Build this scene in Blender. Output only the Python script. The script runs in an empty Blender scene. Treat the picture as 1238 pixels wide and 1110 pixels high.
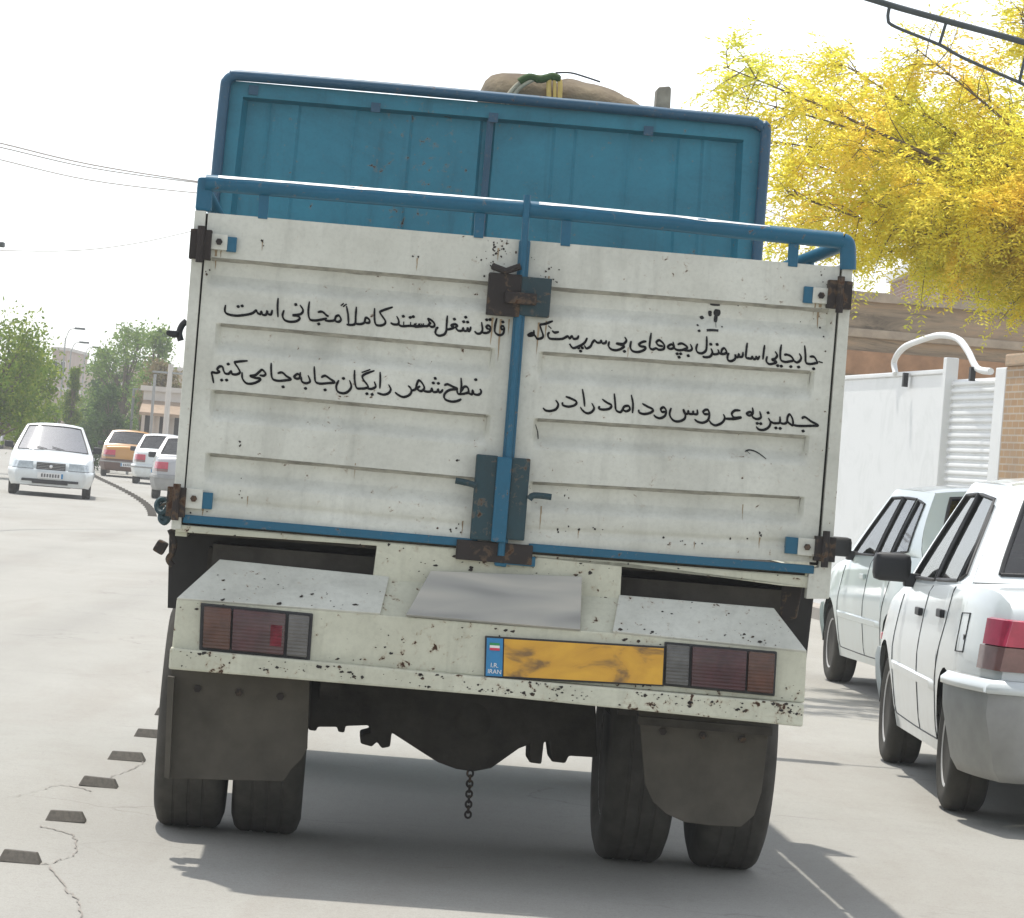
import bpy, bmesh, math, random
from mathutils import Vector, Matrix, Euler, noise
from mathutils.geometry import tessellate_polygon
PI = math.pi
S = bpy.context.scene
COL = S.collection
R = math.radians

# ------------------------------------------------------------------ camera
EYE = 1.47                       # eye height in the following car, metres
FPX, CX, CY = 4200.0, 619.0, 559.0    # focal length and centre in photo pixels
ROLL = R(4.75)
cam = bpy.data.cameras.new('camera'); camo = bpy.data.objects.new('camera', cam); COL.objects.link(camo)
cam.sensor_width = 36; cam.lens = 36 * FPX / 1238; cam.clip_start = .1; cam.clip_end = 6000
camo.location = (0, 0, EYE)
camo.rotation_euler = (Matrix.Rotation(PI/2 + 4/FPX, 3, 'X') @ Matrix.Rotation(ROLL, 3, 'Z')).to_euler()
S.camera = camo

# ------------------------------------------------------------------ daylight
SUN_DIR = Vector((-.42, .72, 2.40)).normalized()      # towards the sun: high, ahead and a little left
SUN_EL = math.asin(SUN_DIR.z); SUN_AZ = math.atan2(SUN_DIR.x, SUN_DIR.y)
w = bpy.data.worlds.new('World'); S.world = w; w.use_nodes = True
nt = w.node_tree; nt.nodes.clear()
sk = nt.nodes.new('ShaderNodeTexSky'); sk.sky_type = 'NISHITA'; sk.sun_disc = False
sk.sun_elevation = SUN_EL; sk.sun_rotation = SUN_AZ; sk.altitude = 1000
sk.air_density = 1.0; sk.dust_density = 1.2; sk.ozone_density = 1.0
bg = nt.nodes.new('ShaderNodeBackground'); bg.inputs[1].default_value = .15
wo = nt.nodes.new('ShaderNodeOutputWorld')
hs = nt.nodes.new('ShaderNodeHueSaturation'); hs.inputs['Saturation'].default_value = .30      # dusty white summer sky
nt.links.new(sk.outputs[0], hs.inputs['Color']); nt.links.new(hs.outputs[0], bg.inputs[0]); nt.links.new(bg.outputs[0], wo.inputs[0])
sun = bpy.data.lights.new('sun', 'SUN'); sun.energy = 2.4; sun.angle = R(.8); sun.color = (1, .96, .9)
suno = bpy.data.objects.new('sun', sun); COL.objects.link(suno)
suno.rotation_euler = SUN_DIR.to_track_quat('Z', 'Y').to_euler(); suno.location = (0, 0, 30)
S.view_settings.view_transform = 'Standard'; S.view_settings.look = 'None'
S.view_settings.exposure = .85; S.view_settings.gamma = 1

# ------------------------------------------------------------------ measuring: photo pixel + real distance -> place
CR, SR = math.cos(ROLL), math.sin(ROLL)
def ray(u, v):
    dx, dy = u - CX, v - CY
    return (dx*CR + dy*SR) / FPX, (dx*SR - dy*CR) / FPX
def at(u, v, Y):
    a, b = ray(u, v); return Vector((a*Y, Y, EYE + b*Y))
def gnd(u, v):
    a, b = ray(u, v); Y = -EYE / b; return Vector((a*Y, Y, 0))

# ------------------------------------------------------------------ object helpers
def tag(o, label=None, cat=None, group=None, kind=None):
    if label: o['label'] = label
    if cat: o['category'] = cat
    if group: o['group'] = group
    if kind: o['kind'] = kind
    return o
def thing(name, label, cat, loc=(0, 0, 0), rz=0, group=None):
    o = bpy.data.objects.new(name, None); COL.objects.link(o); o.empty_display_size = .2
    o.location = loc; o.rotation_euler = (0, 0, rz)
    return tag(o, label, cat, group)
def sub(name, parent):
    o = bpy.data.objects.new(name, None); COL.objects.link(o); o.empty_display_size = .1; o.parent = parent
    return o
class MB:
    def __init__(s): s.v = []; s.f = []
    def add(s, vs, fs):
        n = len(s.v); s.v += [tuple(p) for p in vs]; s.f += [tuple(i + n for i in f) for f in fs]; return s
    def box(s, x0, x1, y0, y1, z0, z1, M=None, ch=0):
        c = [(x, y, z) for x in (x0, x1) for y in (y0, y1) for z in (z0, z1)]
        if M is not None: c = [tuple(M @ Vector(p)) for p in c]
        return s.add(c, [(0, 1, 3, 2), (4, 6, 7, 5), (0, 4, 5, 1), (2, 3, 7, 6), (0, 2, 6, 4), (1, 5, 7, 3)])
    def prism(s, front, back):
        """front and back: matching point lists"""
        n = len(front)
        s.add(list(front) + list(back), [tuple(range(n))[::-1], tuple(range(n, 2*n))] +
              [(i, (i+1) % n, n + (i+1) % n, n + i) for i in range(n)])
        return s
    def tube(s, pts, r, n=8, caps=True):
        pts = [Vector(p) for p in pts]; m = len(pts)
        rs = r if isinstance(r, (list, tuple)) else [r]*m
        up = Vector((0, 0, 1)); rings = []; prev = None
        for i, p in enumerate(pts):
            d = (pts[min(i+1, m-1)] - pts[max(i-1, 0)]).normalized()
            if prev is None:
                a = d.cross(up if abs(d.z) < .9 else Vector((1, 0, 0))).normalized()
            else:
                a = (prev - d*prev.dot(d)).normalized()
            prev = a; b = d.cross(a)
            rings.append([p + (a*math.cos(2*PI*k/n) + b*math.sin(2*PI*k/n))*rs[i] for k in range(n)])
        vs = [q for rg in rings for q in rg]; fs = []
        for i in range(m-1):
            for k in range(n):
                fs.append((i*n+k, i*n+(k+1) % n, (i+1)*n+(k+1) % n, (i+1)*n+k))
        if caps: fs += [tuple(range(n))[::-1], tuple(range((m-1)*n, m*n))]
        return s.add(vs, fs)
    def lathe(s, prof, M, n=32):
        """prof: (radius, axial) list about local X; M places it"""
        vs = []; fs = []
        for r, a in prof:
            for k in range(n):
                t = 2*PI*k/n; vs.append(tuple(M @ Vector((a, r*math.cos(t), r*math.sin(t)))))
        for i in range(len(prof)-1):
            for k in range(n):
                fs.append((i*n+k, i*n+(k+1) % n, (i+1)*n+(k+1) % n, (i+1)*n+k))
        fs += [tuple(range(n))[::-1], tuple(range((len(prof)-1)*n, len(prof)*n))]
        return s.add(vs, fs)
    def grid(s, P):
        """P: rows of points"""
        h, w_ = len(P), len(P[0])
        return s.add([p for r in P for p in r],
                     [(i*w_+j, i*w_+j+1, (i+1)*w_+j+1, (i+1)*w_+j) for i in range(h-1) for j in range(w_-1)])
    def build(s, name, mat, parent=None, bevel=0, smooth=None, recalc=True, extra=None):
        me = bpy.data.meshes.new(name); me.from_pydata(s.v, [], s.f)
        if recalc or bevel:
            bm = bmesh.new(); bm.from_mesh(me)
            if recalc: bmesh.ops.recalc_face_normals(bm, faces=bm.faces)
            if bevel:
                ed = [e for e in bm.edges if len(e.link_faces) == 2 and e.calc_face_angle(0) > R(30)]
                bmesh.ops.bevel(bm, geom=ed, offset=bevel, segments=2, profile=.6, affect='EDGES', clamp_overlap=True)
            bm.to_mesh(me); bm.free()
        if smooth is not None:
            me.polygons.foreach_set('use_smooth', [True]*len(me.polygons))
            me.set_sharp_from_angle(angle=R(smooth))
        me.materials.append(mat)
        if extra:                                       # paint marks that belong to the same surface
            bm = bmesh.new(); bm.from_mesh(me)
            for mb2, mat2 in extra:
                me.materials.append(mat2); vs = [bm.verts.new(p) for p in mb2.v]
                for f in mb2.f: bm.faces.new([vs[i] for i in f]).material_index = len(me.materials)-1
            bm.to_mesh(me); bm.free()
        o = bpy.data.objects.new(name, me); COL.objects.link(o)
        if parent: o.parent = parent
        return o
def struct(name, mb, mat):
    return tag(mb.build(name, mat), kind='structure')
def spline(pts, n=6):
    """Catmull-Rom through pts"""
    P = [Vector(p) for p in pts]; out = []
    if len(P) < 3: return P
    for i in range(len(P)-1):
        p0, p1, p2, p3 = P[max(i-1, 0)], P[i], P[i+1], P[min(i+2, len(P)-1)]
        for k in range(n):
            t = k/n
            out.append(.5*((2*p1) + (p2-p0)*t + (2*p0-5*p1+4*p2-p3)*t*t + (3*p1-p0-3*p2+p3)*t**3))
    return out + [P[-1]]
def interp(tab, x):
    if x <= tab[0][0]: return tab[0][1]
    for (a, fa), (b, fb) in zip(tab, tab[1:]):
        if x <= b: return fa + (fb-fa)*(x-a)/(b-a)
    return tab[-1][1]
def sm(a, b, x):
    t = min(1, max(0, (x-a)/(b-a))); return t*t*(3-2*t)

# ------------------------------------------------------------------ materials
def srgb(r, g, b):
    f = lambda c: c/12.92 if c <= .04045 else ((c+.055)/1.055)**2.4
    return (f(r/255), f(g/255), f(b/255), 1)
class NT:
    def __init__(s, name):
        s.m = bpy.data.materials.new(name); s.m.use_nodes = True; s.t = s.m.node_tree; s.t.nodes.clear()
        s.out = s.n('ShaderNodeOutputMaterial')
    def n(s, typ, **kw):
        o = s.t.nodes.new(typ)
        for k, v in kw.items(): setattr(o, k, v)
        return o
    def l(s, a, b): s.t.links.new(a, b)
    def setin(s, sock, val):
        if hasattr(val, 'is_linked') or isinstance(val, bpy.types.NodeSocket): s.l(val, sock)
        else: sock.default_value = val
    def co(s): 
        if not hasattr(s, '_c'): s._c = s.n('ShaderNodeTexCoord').outputs['Object']
        return s._c
    def scaled(s, sc, rot=(0, 0, 0)):
        m = s.n('ShaderNodeMapping'); m.inputs['Scale'].default_value = sc; m.inputs['Rotation'].default_value = rot
        s.l(s.co(), m.inputs['Vector']); return m.outputs[0]
    def noise(s, scale, detail=4, rough=.6, vec=None, dist=0):
        o = s.n('ShaderNodeTexNoise'); o.inputs['Scale'].default_value = scale; o.inputs['Detail'].default_value = detail
        o.inputs['Roughness'].default_value = rough; o.inputs['Distortion'].default_value = dist
        s.l(vec or s.co(), o.inputs['Vector']); return o.outputs['Fac']
    def ramp(s, fac, stops, interp='LINEAR'):
        o = s.n('ShaderNodeValToRGB'); e = o.color_ramp.elements; o.color_ramp.interpolation = interp
        while len(e) < len(stops): e.new(.5)
        for i, (p, c) in enumerate(stops):
            e[i].position = p; e[i].color = c if len(c) == 4 else (*c, 1)
        s.l(fac, o.inputs[0]); return o.outputs[0]
    def mask(s, fac, a, b): return s.ramp(fac, [(a, (0, 0, 0)), (b, (1, 1, 1))])
    def mix(s, fac, a, b, mode='MIX'):
        o = s.n('ShaderNodeMix', data_type='RGBA', blend_type=mode)
        s.setin(o.inputs[0], fac); s.setin(o.inputs[6], a); s.setin(o.inputs[7], b); return o.outputs[2]
    def math(s, op, a, b=0.0):
        o = s.n('ShaderNodeMath', operation=op); s.setin(o.inputs[0], a); s.setin(o.inputs[1], b); return o.outputs[0]
    def bump(s, h, strength=.3, dist=.01):
        o = s.n('ShaderNodeBump'); o.inputs['Strength'].default_value = strength; o.inputs['Distance'].default_value = dist
        s.l(h, o.inputs['Height']); return o.outputs[0]
    def pbr(s, col, rough=.5, metal=0, normal=None, spec=.5, coat=0):
        p = s.n('ShaderNodeBsdfPrincipled')
        s.setin(p.inputs['Base Color'], col); s.setin(p.inputs['Roughness'], rough); s.setin(p.inputs['Metallic'], metal)
        p.inputs['Specular IOR Level'].default_value = spec; p.inputs['Coat Weight'].default_value = coat
        p.inputs['Coat Roughness'].default_value = .06
        if normal is not None: s.l(normal, p.inputs['Normal'])
        s.l(p.outputs[0], s.out.inputs[0]); return s.m
def plain(name, col, rough=.6, metal=0, var=.12, scale=6, coat=0, bump=0, spec=.5):
    t = NT(name); n = t.noise(scale, 5)
    d = tuple(c*(1-var) for c in col[:3]) + (1,); b = tuple(min(1, c*(1+var)) for c in col[:3]) + (1,)
    c = t.ramp(n, [(.3, d), (.7, b)])
    return t.pbr(c, rough, metal, t.bump(t.noise(scale*6, 3), bump, .005) if bump else None, spec, coat)
def worn(name, col, dirt, chip_scale=38, chip_lo=.64, chip_hi=.68, clump=3.0, rough=.5, rust=(.05, .022, .010, 1), stain=.35, coat=0):
    """old paint: patches of tint, runs of dirt, rust specks gathered in clumps"""
    t = NT(name)
    base = t.mix(t.mask(t.noise(2.2, 5, .65), .35, .72), col, dirt)
    st = t.noise(2.6, 5, .65, t.scaled((4, 4, .5)), .4)
    base = t.mix(t.math('MULTIPLY', t.mask(st, .54, .80), stain*.8), base, tuple(c*.6 for c in dirt[:3]) + (1,))
    fine = t.noise(60, 3, .7)
    bl = t.noise(1.1, 6, .7, t.scaled((1, 1, 1.6)), .8)
    base = t.mix(t.math('MULTIPLY', t.mask(bl, .5, .68), stain*.55), base, tuple(c*.55 for c in dirt[:3]) + (1,))
    base = t.mix(t.math('MULTIPLY', t.mask(fine, .45, .75), .18), base, tuple(c*.5 for c in dirt[:3]) + (1,))
    cl = t.noise(clump, 3, .5)
    ch = t.math('ADD', t.noise(chip_scale, 4, .62, None, .4), t.math('MULTIPLY', t.math('SUBTRACT', cl, .5), .34))
    halo = t.mask(ch, chip_lo - .07, chip_hi)
    base = t.mix(t.math('MULTIPLY', halo, .45), base, (.30, .19, .10, 1))
    chip = t.mask(ch, chip_lo, chip_hi)
    base = t.mix(chip, base, rust)
    hb = t.math('SUBTRACT', t.math('MULTIPLY', t.noise(5, 3), .8), t.math('MULTIPLY', chip, .25))
    return t.pbr(base, t.mix(chip, (rough,)*3 + (1,), (.85,)*3 + (1,)), 0, t.bump(hb, .25, .012), .35, coat)

M = {}
M['door_white'] = worn('door_white_paint', (.635, .64, .565, 1), (.455, .455, .39, 1), 42, .705, .73, 2.5, .5, stain=.5)
M['cream'] = worn('bumper_cream_paint', (.59, .59, .47, 1), (.45, .445, .345, 1), 30, .655, .69, 5.0, .55, stain=.6)
M['blue'] = worn('blue_rail_paint', (.006, .105, .185, 1), (.008, .085, .145, 1), 40, .70, .73, 3, .40, stain=.25)
M['teal'] = worn('headboard_teal_paint', (.034, .225, .315, 1), (.026, .165, .235, 1), 30, .70, .73, 2, .5, stain=.8)
M['hoop'] = worn('hoop_navy_paint', (.028, .095, .165, 1), (.022, .076, .125, 1), 40, .68, .72, 3, .4, stain=.2)
M['latch'] = worn('latch_rusty_teal', (.016, .058, .072, 1), (.024, .034, .036, 1), 26, .64, .70, 6, .6)
M['rusty'] = worn('rusty_iron', (.034, .026, .022, 1), (.022, .020, .019, 1), 22, .60, .68, 6, .8)
M['chassis'] = plain('grimy_chassis', (.055, .05, .042), .9, 0, .35, 7, bump=.3, spec=.15)
M['flap'] = plain('dusty_rubber_flap', (.082, .074, .06), .9, 0, .25, 5, bump=.2, spec=.15)
M['tyre'] = plain('dusty_tyre_rubber', (.06, .056, .048), .9, 0, .3, 9, bump=.2, spec=.15)
M['rim'] = plain('dull_wheel_rim', (.33, .33, .33), .45, .3, .15, 8)
M['ink'] = plain('black_sign_paint', (.010, .010, .011), .8, 0, .3, 30, spec=.12)
M['ink_faded'] = plain('worn_black_paint', (.03, .03, .031), .8, 0, .4, 90, spec=.12)
M['rubber'] = plain('black_trim_rubber', (.018, .018, .019), .6, 0, .2, 10)
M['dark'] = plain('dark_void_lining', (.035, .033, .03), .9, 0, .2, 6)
def lens(name, col):
    t = NT(name); wv = t.n('ShaderNodeTexWave', bands_direction='Z'); wv.inputs['Scale'].default_value = 26; t.l(t.co(), wv.inputs['Vector'])
    n = t.mask(t.noise(14, 5, .7), .35, .7); c = t.mix(n, tuple(x*.6 for x in col) + (1,), tuple(min(1, x*1.25) for x in col) + (1,))
    c = t.mix(t.math('MULTIPLY', t.mask(t.noise(3, 4), .4, .7), .35), c, (.16, .14, .12, 1))
    return t.pbr(c, .35, 0, t.bump(wv.outputs['Fac'], .35, .006), .4, .25)
M['amber'] = lens('amber_brown_lens', (.085, .028, .014)); M['red'] = lens('dark_red_lens', (.06, .014, .018))
M['red_bright'] = lens('clean_red_lens', (.60, .03, .08)); M['clear'] = lens('grey_reverse_lens', (.10, .10, .095))
M['chrome'] = plain('bright_metal', (.6, .6, .6), .25, .9, .1, 12)
M['plate_white'] = plain('plate_white', (.72, .72, .70), .45, 0, .08, 10)
M['plate_blue'] = plain('plate_blue_band', (.015, .19, .40), .4, 0, .1, 20)
M['green'] = plain('flag_green', (.02, .25, .08), .5)
# ------------------------------------------------------------------ ground
t = NT('sun_bleached_asphalt')
n1, n2, n3 = t.noise(.35, 5, .6), t.noise(6, 5, .65), t.noise(140, 3, .8)
ln = t.noise(.9, 4, .6, t.scaled((1, .06, 1), (0, 0, R(-1.5))))
c = t.mix(t.mask(n1, .3, .7), (.355, .345, .308, 1), (.42, .41, .37, 1))
c = t.mix(t.math('MULTIPLY', t.mask(ln, .5, .72), .35), c, (.31, .30, .27, 1))
c = t.mix(t.math('MULTIPLY', t.mask(n2, .48, .75), .30), c, (.30, .29, .26, 1))
c = t.mix(t.math('MULTIPLY', t.mask(n3, .42, .62), .45), c, (.22, .21, .185, 1))
c = t.mix(t.math('MULTIPLY', t.mask(t.noise(38, 4, .75), .5, .66), .4), c, (.25, .235, .205, 1))
vo = t.n('ShaderNodeTexVoronoi', feature='DISTANCE_TO_EDGE'); vo.inputs['Scale'].default_value = .33
wv = t.n('ShaderNodeVectorMath', operation='ADD'); nz = t.n('ShaderNodeTexNoise'); nz.inputs['Scale'].default_value = 1.4; nz.inputs['Detail'].default_value = 6
t.l(t.co(), nz.inputs['Vector']); t.l(t.co(), wv.inputs[0]); sc = t.n('ShaderNodeVectorMath', operation='SCALE'); sc.inputs['Scale'].default_value = 1.3
t.l(nz.outputs['Color'], sc.inputs[0]); t.l(sc.outputs[0], wv.inputs[1]); t.l(wv.outputs[0], vo.inputs['Vector'])
crk = t.math('MULTIPLY', t.ramp(vo.outputs['Distance'], [(.0, (1, 1, 1)), (.006, (0, 0, 0))]), t.mask(t.noise(.5, 3), .48, .6))
dz = t.noise(.8, 6, .7, t.scaled((1, .22, 1)), .6)
c = t.mix(t.math('MULTIPLY', t.mask(dz, .50, .66), .28), c, (.25, .215, .175, 1))          # blown dust
tx = t.n('ShaderNodeSeparateXYZ'); t.l(t.co(), tx.inputs[0]); lane = t.math('ADD', tx.outputs[0], t.math('MULTIPLY', tx.outputs[1], .0245))
for xc in (-.95, .95, -4.3, -2.5):
    trk = t.ramp(t.math('ABSOLUTE', t.math('SUBTRACT', lane, xc)), [(0, (1, 1, 1)), (.42, (0, 0, 0))]); c = t.mix(t.math('MULTIPLY', trk, t.math('MULTIPLY', t.mask(t.noise(1.3, 4, .6, t.scaled((1, .1, 1))), .35, .65), .30)), c, (.20, .19, .175, 1))   # polished wheel paths
c = t.mix(t.math('MULTIPLY', t.mask(t.noise(1.7, 5, .75, None, .5), .66, .72), .35), c, (.12, .11, .10, 1))   # oil stains
c = t.mix(t.math('MULTIPLY', crk, .28), c, (.06, .055, .05, 1))
M['asphalt'] = t.pbr(c, .85, 0, t.bump(t.noise(60, 5, .8), .6, .008), .3)
g = MB(); xs = [-900, -200, -60, -20, -8, -4, 0, 4, 8, 20, 60, 200, 900]; yy = [-60, -5, 5, 10, 20, 40, 80, 160, 400, 1000, 3000]
g.grid([[(x, y, 0) for x in xs] for y in yy]); struct('road', g, M['asphalt'])
# pavement at the right, kerb line bending left with the street
M['paving'] = plain('dusty_paving', (.34, .31, .27), .9, 0, .15, 3, bump=.2)
kerb = [(4.55, 4), (4.65, 20), (4.62, 26), (4.35, 31), (3.65, 38), (2.6, 46), (-3.2, 90), (-9, 130)]
m = MB(); far = [(60, 4), (60, 20), (60, 26), (60, 31), (60, 38), (60, 46), (60, 90), (60, 130)]; n = len(kerb)
m.add([(x, y, .13) for x, y in kerb] + [(x, y, .13) for x, y in far] + [(x, y, -.02) for x, y in kerb], [(i, i+1, n+i+1, n+i) for i in range(n-1)] + [(i, 2*n+i, 2*n+i+1, i+1) for i in range(n-1)])
struct('pavement', m, M['paving'])
# left kerb and pavement far up the street
kl = [(-10.2, 40), (-12.6, 70), (-18.8, 118), (-30, 190), (-46, 290)]; n = len(kl); m = MB()
m.add([(x, y, .14) for x, y in kl] + [(x-60, y, .14) for x, y in kl] + [(x, y, -.02) for x, y in kl], [(i, i+1, n+i+1, n+i) for i in range(n-1)] + [(i, 2*n+i, 2*n+i+1, i+1) for i in range(n-1)])
struct('pavement', m, M['paving'])
# lane studs
M['stud'] = plain('scuffed_lane_stud', (.10, .088, .07), .7, 0, .3, 60)
proto = None
for i, (u, v, wpx) in enumerate(((22, 1044, 52), (78, 994, 49), (118, 952, 48), (152, 920, 46), (181, 892, 40), (203, 866, 34))):
    p = gnd(u, v); 
    if proto is None:
        m = MB(); a, b, h = .078, .060, .040
        m.prism([(-a, -.05, 0), (a, -.05, 0), (a, .05, 0), (-a, .05, 0)], [(-b, -.022, h), (b, -.022, h), (b, .03, h*.9), (-b, .03, h*.9)])
        o = proto = m.build('lane_stud', M['stud'], None, bevel=.004)
    else: o = proto.copy(); COL.objects.link(o)
    o.location = (p.x, p.y + .05, 0); o.rotation_euler = (0, R(random.Random(i).uniform(-2, 2)), R(1.4)); o.scale = (wpx/4200*p.y/.158,)*2 + (1,)
    tag(o, ('raised lane stud at the bottom left corner, nearest of the row', 'raised lane stud second nearest in the row left of the truck', 'raised lane stud third nearest, with a crack in the asphalt beside it', 'raised lane stud fourth in the row, left of the truck mudflap', 'raised lane stud fifth in the row, close to the truck tyre', 'farthest visible raised lane stud half hidden by the truck')[i], 'road stud', 'raised studs along the lane line')
# the same row far up the street, where it merges into a dark line beside the oncoming saloon
row = spline([Vector(p) for p in ((-1.73, 18.3, 0), (-4.15, 40, 0), (-7.15, 69, 0), (-12.4, 104, 0), (-16.2, 128, 0))], 60); run = 0
for a, b in zip(row, row[1:]):
    run += (b-a).length
    if run < 1.3: continue
    run = 0
    if 60 < b.y < 106:
        o = proto.copy(); COL.objects.link(o); o.location = b; o.scale = (1.1, 1.1, 1.35); o.rotation_euler = (0, 0, math.atan2(-(b-a).x, (b-a).y))
        tag(o, 'small far lane stud in the dark row running beside the oncoming white saloon', 'road stud', 'far studs along the lane line')
# cracks by the studs
M['crack'] = plain('crack_filler', (.27, .245, .215), .95, 0, .2, 20)
rc = random.Random(11)
def crack(px, wd):
    pts = spline([gnd(u, v) for u, v in px], 9); m = MB(); A = []; B = []
    for i, p in enumerate(pts):
        j = Vector((rc.gauss(0, .0035), rc.gauss(0, .012), 0)); k = wd*rc.uniform(.1, .55); A.append(p + j + Vector((-k, 0, .004))); B.append(p + j + Vector((k, .012, .004)))
    m.grid([A, B]); return m
for px, wd in (([(0,968),(40,958),(75,950),(110,957)], .006), ([(48,1000),(85,1010),(92,1030),(70,1042),(50,1046)], .006), ([(60,1048),(80,1075),(95,1092),(100,1110)], .006), ([(130,942),(165,928),(176,920)], .006)):
    struct('road_crack', crack(px, wd), M['crack'])

# ------------------------------------------------------------------ gate, pier and the brick building behind
M['gate_white'] = plain('white_gate_paint', (.72, .73, .71), .5, 0, .06, 1.5, bump=.08)
t = NT('white_rendered_panel'); c = t.mix(t.math('MULTIPLY', t.mask(t.noise(1.6, 6, .7, None, 1.2), .5, .62), .25), (.74, .75, .73, 1), (.55, .57, .54, 1)); M['panel_white'] = t.pbr(c, .6, 0, t.bump(t.noise(2.5, 4), .15, .03))
g0 = at(1218, 447, 33); g1 = at(1022, 459, 40); gd = (Vector((g1.x, g1.y, 0))-Vector((g0.x, g0.y, 0))); glen = gd.length; gd.normalize()
grz = math.atan2(gd.y, gd.x)                       # local x runs from near to far along the gate
def gloc(d, z=0, back=0): return Vector((g0.x, g0.y, 0)) + gd*d + Vector((gd.y, -gd.x, 0))*back + Vector((0, 0, z))
def gu(u):                                         # distance along the gate of a photo column
    a, _ = ray(u, 520); x, y = g0.x, g0.y; return (a*y - x)/(gd.x - a*gd.y)
ZG = g0.z
gate = thing('metal_gate', 'white metal gate with a plain leaf and a ribbed shutter leaf behind the parked cars', 'gate', (g0.x, g0.y, 0), grz)
d1, d2 = gu(1140), gu(1022) + 3.5
zt1 = at(1100, 454, gloc(gu(1100)).y).z
m = MB(); m.box(d1+.05, d2, -.05, 0, .05, zt1); m.build('leaf', M['panel_white'], gate, bevel=.01)
m = MB(); m.box(d1+.05, d2, -.07, .02, zt1, zt1+.05)
m.box(d1-.09, d1+.048, -.09, .04, 0, ZG+.16); m.box(gu(1215)-.02, gu(1203), -.09, .04, 0, ZG+.02)
m.build('gate_frame', M['gate_white'], gate, bevel=.012)
ribs = MB(); ds0, ds1 = gu(1202), d1-.095; P = []
for k in range(35*8+1):
    z = .06 + (ZG-.12)*k/280; ph = k/8 % 1; P.append([(d, -.06 + .03*(sm(.05, .25, ph)*(1-sm(.55, .95, ph))), z) for d in (ds0, ds1)])
ribs.grid(P); ribs.build('ribbed_shutter', M['gate_white'], gate, smooth=30)
m = MB(); arch = [(1081,452),(1078,436),(1088,420),(1108,411),(1130,405),(1152,409),(1166,424),(1179,445),(1196,449)]
m.tube(spline([tuple(gate_p) for gate_p in [(gu(u), .03, at(u, v, gloc(gu(u)).y).z) for u, v in arch]], 6), .034, 8); m.build('arch_pipe', M['gate_white'], gate, smooth=60)
for u, v0, v1 in ((1097,451,468),(1178,444,461)):
    m = MB(); d = gu(u); y = gloc(d).y; m.box(d-.035, d+.035, .04, .09, at(u, v1, y).z, at(u, v0, y).z); m.build('hinge', M['rubber'], gate)
def brickmat(name, a, b, mortar, sx=1, sc=1.0, frontal=True):
    t = NT(name); mp = t.n('ShaderNodeMapping'); mp.inputs['Rotation'].default_value = (R(90), 0, 0) if frontal else (0, 0, 0); t.l(t.co(), mp.inputs[0])
    cx = t.n('ShaderNodeSeparateXYZ'); t.l(t.co(), cx.inputs[0]); cb = t.n('ShaderNodeCombineXYZ'); t.l(t.math('ADD', cx.outputs[0], cx.outputs[1]), cb.inputs[0]); t.l(cx.outputs[2], cb.inputs[1])
    br = t.n('ShaderNodeTexBrick'); br.inputs['Color1'].default_value = a; br.inputs['Color2'].default_value = b; br.inputs['Mortar'].default_value = mortar; br.inputs['Scale'].default_value = sc
    br.inputs['Mortar Size'].default_value = .008; br.inputs['Brick Width'].default_value = .22; br.inputs['Row Height'].default_value = .068; t.l(cb.outputs[0], br.inputs[0])
    c = t.mix(t.math('MULTIPLY', t.mask(t.noise(1.2, 6, .7), .4, .7), .5), br.outputs[0], tuple(x*.55 for x in mortar[:3]) + (1,))
    return t.pbr(c, .9, 0, t.bump(br.outputs['Fac'], -.3, .01))
M['pier'] = brickmat('tan_brick', (.42, .27, .14, 1), (.36, .22, .11, 1), (.45, .38, .3, 1)); M['brick_red'] = brickmat('brown_brick', (.34, .20, .13, 1), (.27, .15, .10, 1), (.42, .36, .30, 1))
t = NT('weathered_mud_render'); bands = t.noise(1.5, 8, .75, t.scaled((.35, .35, 2.6)), .8)
c = t.ramp(bands, [(.34, (.15, .12, .085)), (.46, (.33, .26, .18)), (.56, (.44, .31, .20)), (.68, (.26, .25, .19))]); M['mud'] = t.pbr(c, .95, 0, t.bump(t.noise(7, 5), .4, .03))
pier = thing('brick_pier', 'tan brick pier at the right edge beside the ribbed gate leaf', 'pier', gloc(gu(1217)), grz)
m = MB(); m.box(-2.6, -.02, -.55, .05, 0, ZG+.02); m.build('shaft', M['pier'], pier, bevel=.01)
m = MB(); m.box(-2.62, .0, -.57, .07, ZG+.022, ZG+.14); m.build('coping', M['mud'], pier, bevel=.02)
M['ledge'] = plain('worn_stone_ledge', (.38, .31, .23), .95, 0, .4, 2.2, bump=.5); M['clay'] = plain('orange_clay_render', (.36, .21, .12), .95, 0, .35, 2.5, bump=.4)
YB = 47; b0 = at(1018, 350, YB); ztop = at(1130, 360, YB).z
bl_ = thing('brick_building', 'low weathered brown building with a banded parapet behind the white gate', 'building', (b0.x-.6, YB, 0), R(.6))
m = MB(); m.box(0, 14, 0, 10, 0, ztop-.62); m.build('wall', M['mud'], bl_)
m = MB(); m.box(-.08, 14.1, -.10, 10, ztop-.62, ztop-.50); m.build('cornice', M['ledge'], bl_, bevel=.02)
m = MB(); m.box(-.02, 14.0, -.03, 10, ztop-.50, ztop-.12); m.build('parapet', M['mud'], bl_)
m = MB(); top_ = []; bot_ = []                       # broken, uneven coping
for k in range(141):
    x = -.14 + 14.24*k/140; j = .05*noise.noise(Vector((x*1.7, 3, 1))) + (.10*max(0, noise.noise(Vector((x*.9, 8, 2))) - .15)) ; top_.append((x, ztop - max(0, j) - .02*abs(noise.noise(Vector((x*6, 1, 1)))))); bot_.append((x, ztop-.13 + .02*noise.noise(Vector((x*3, 5, 5)))))
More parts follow.
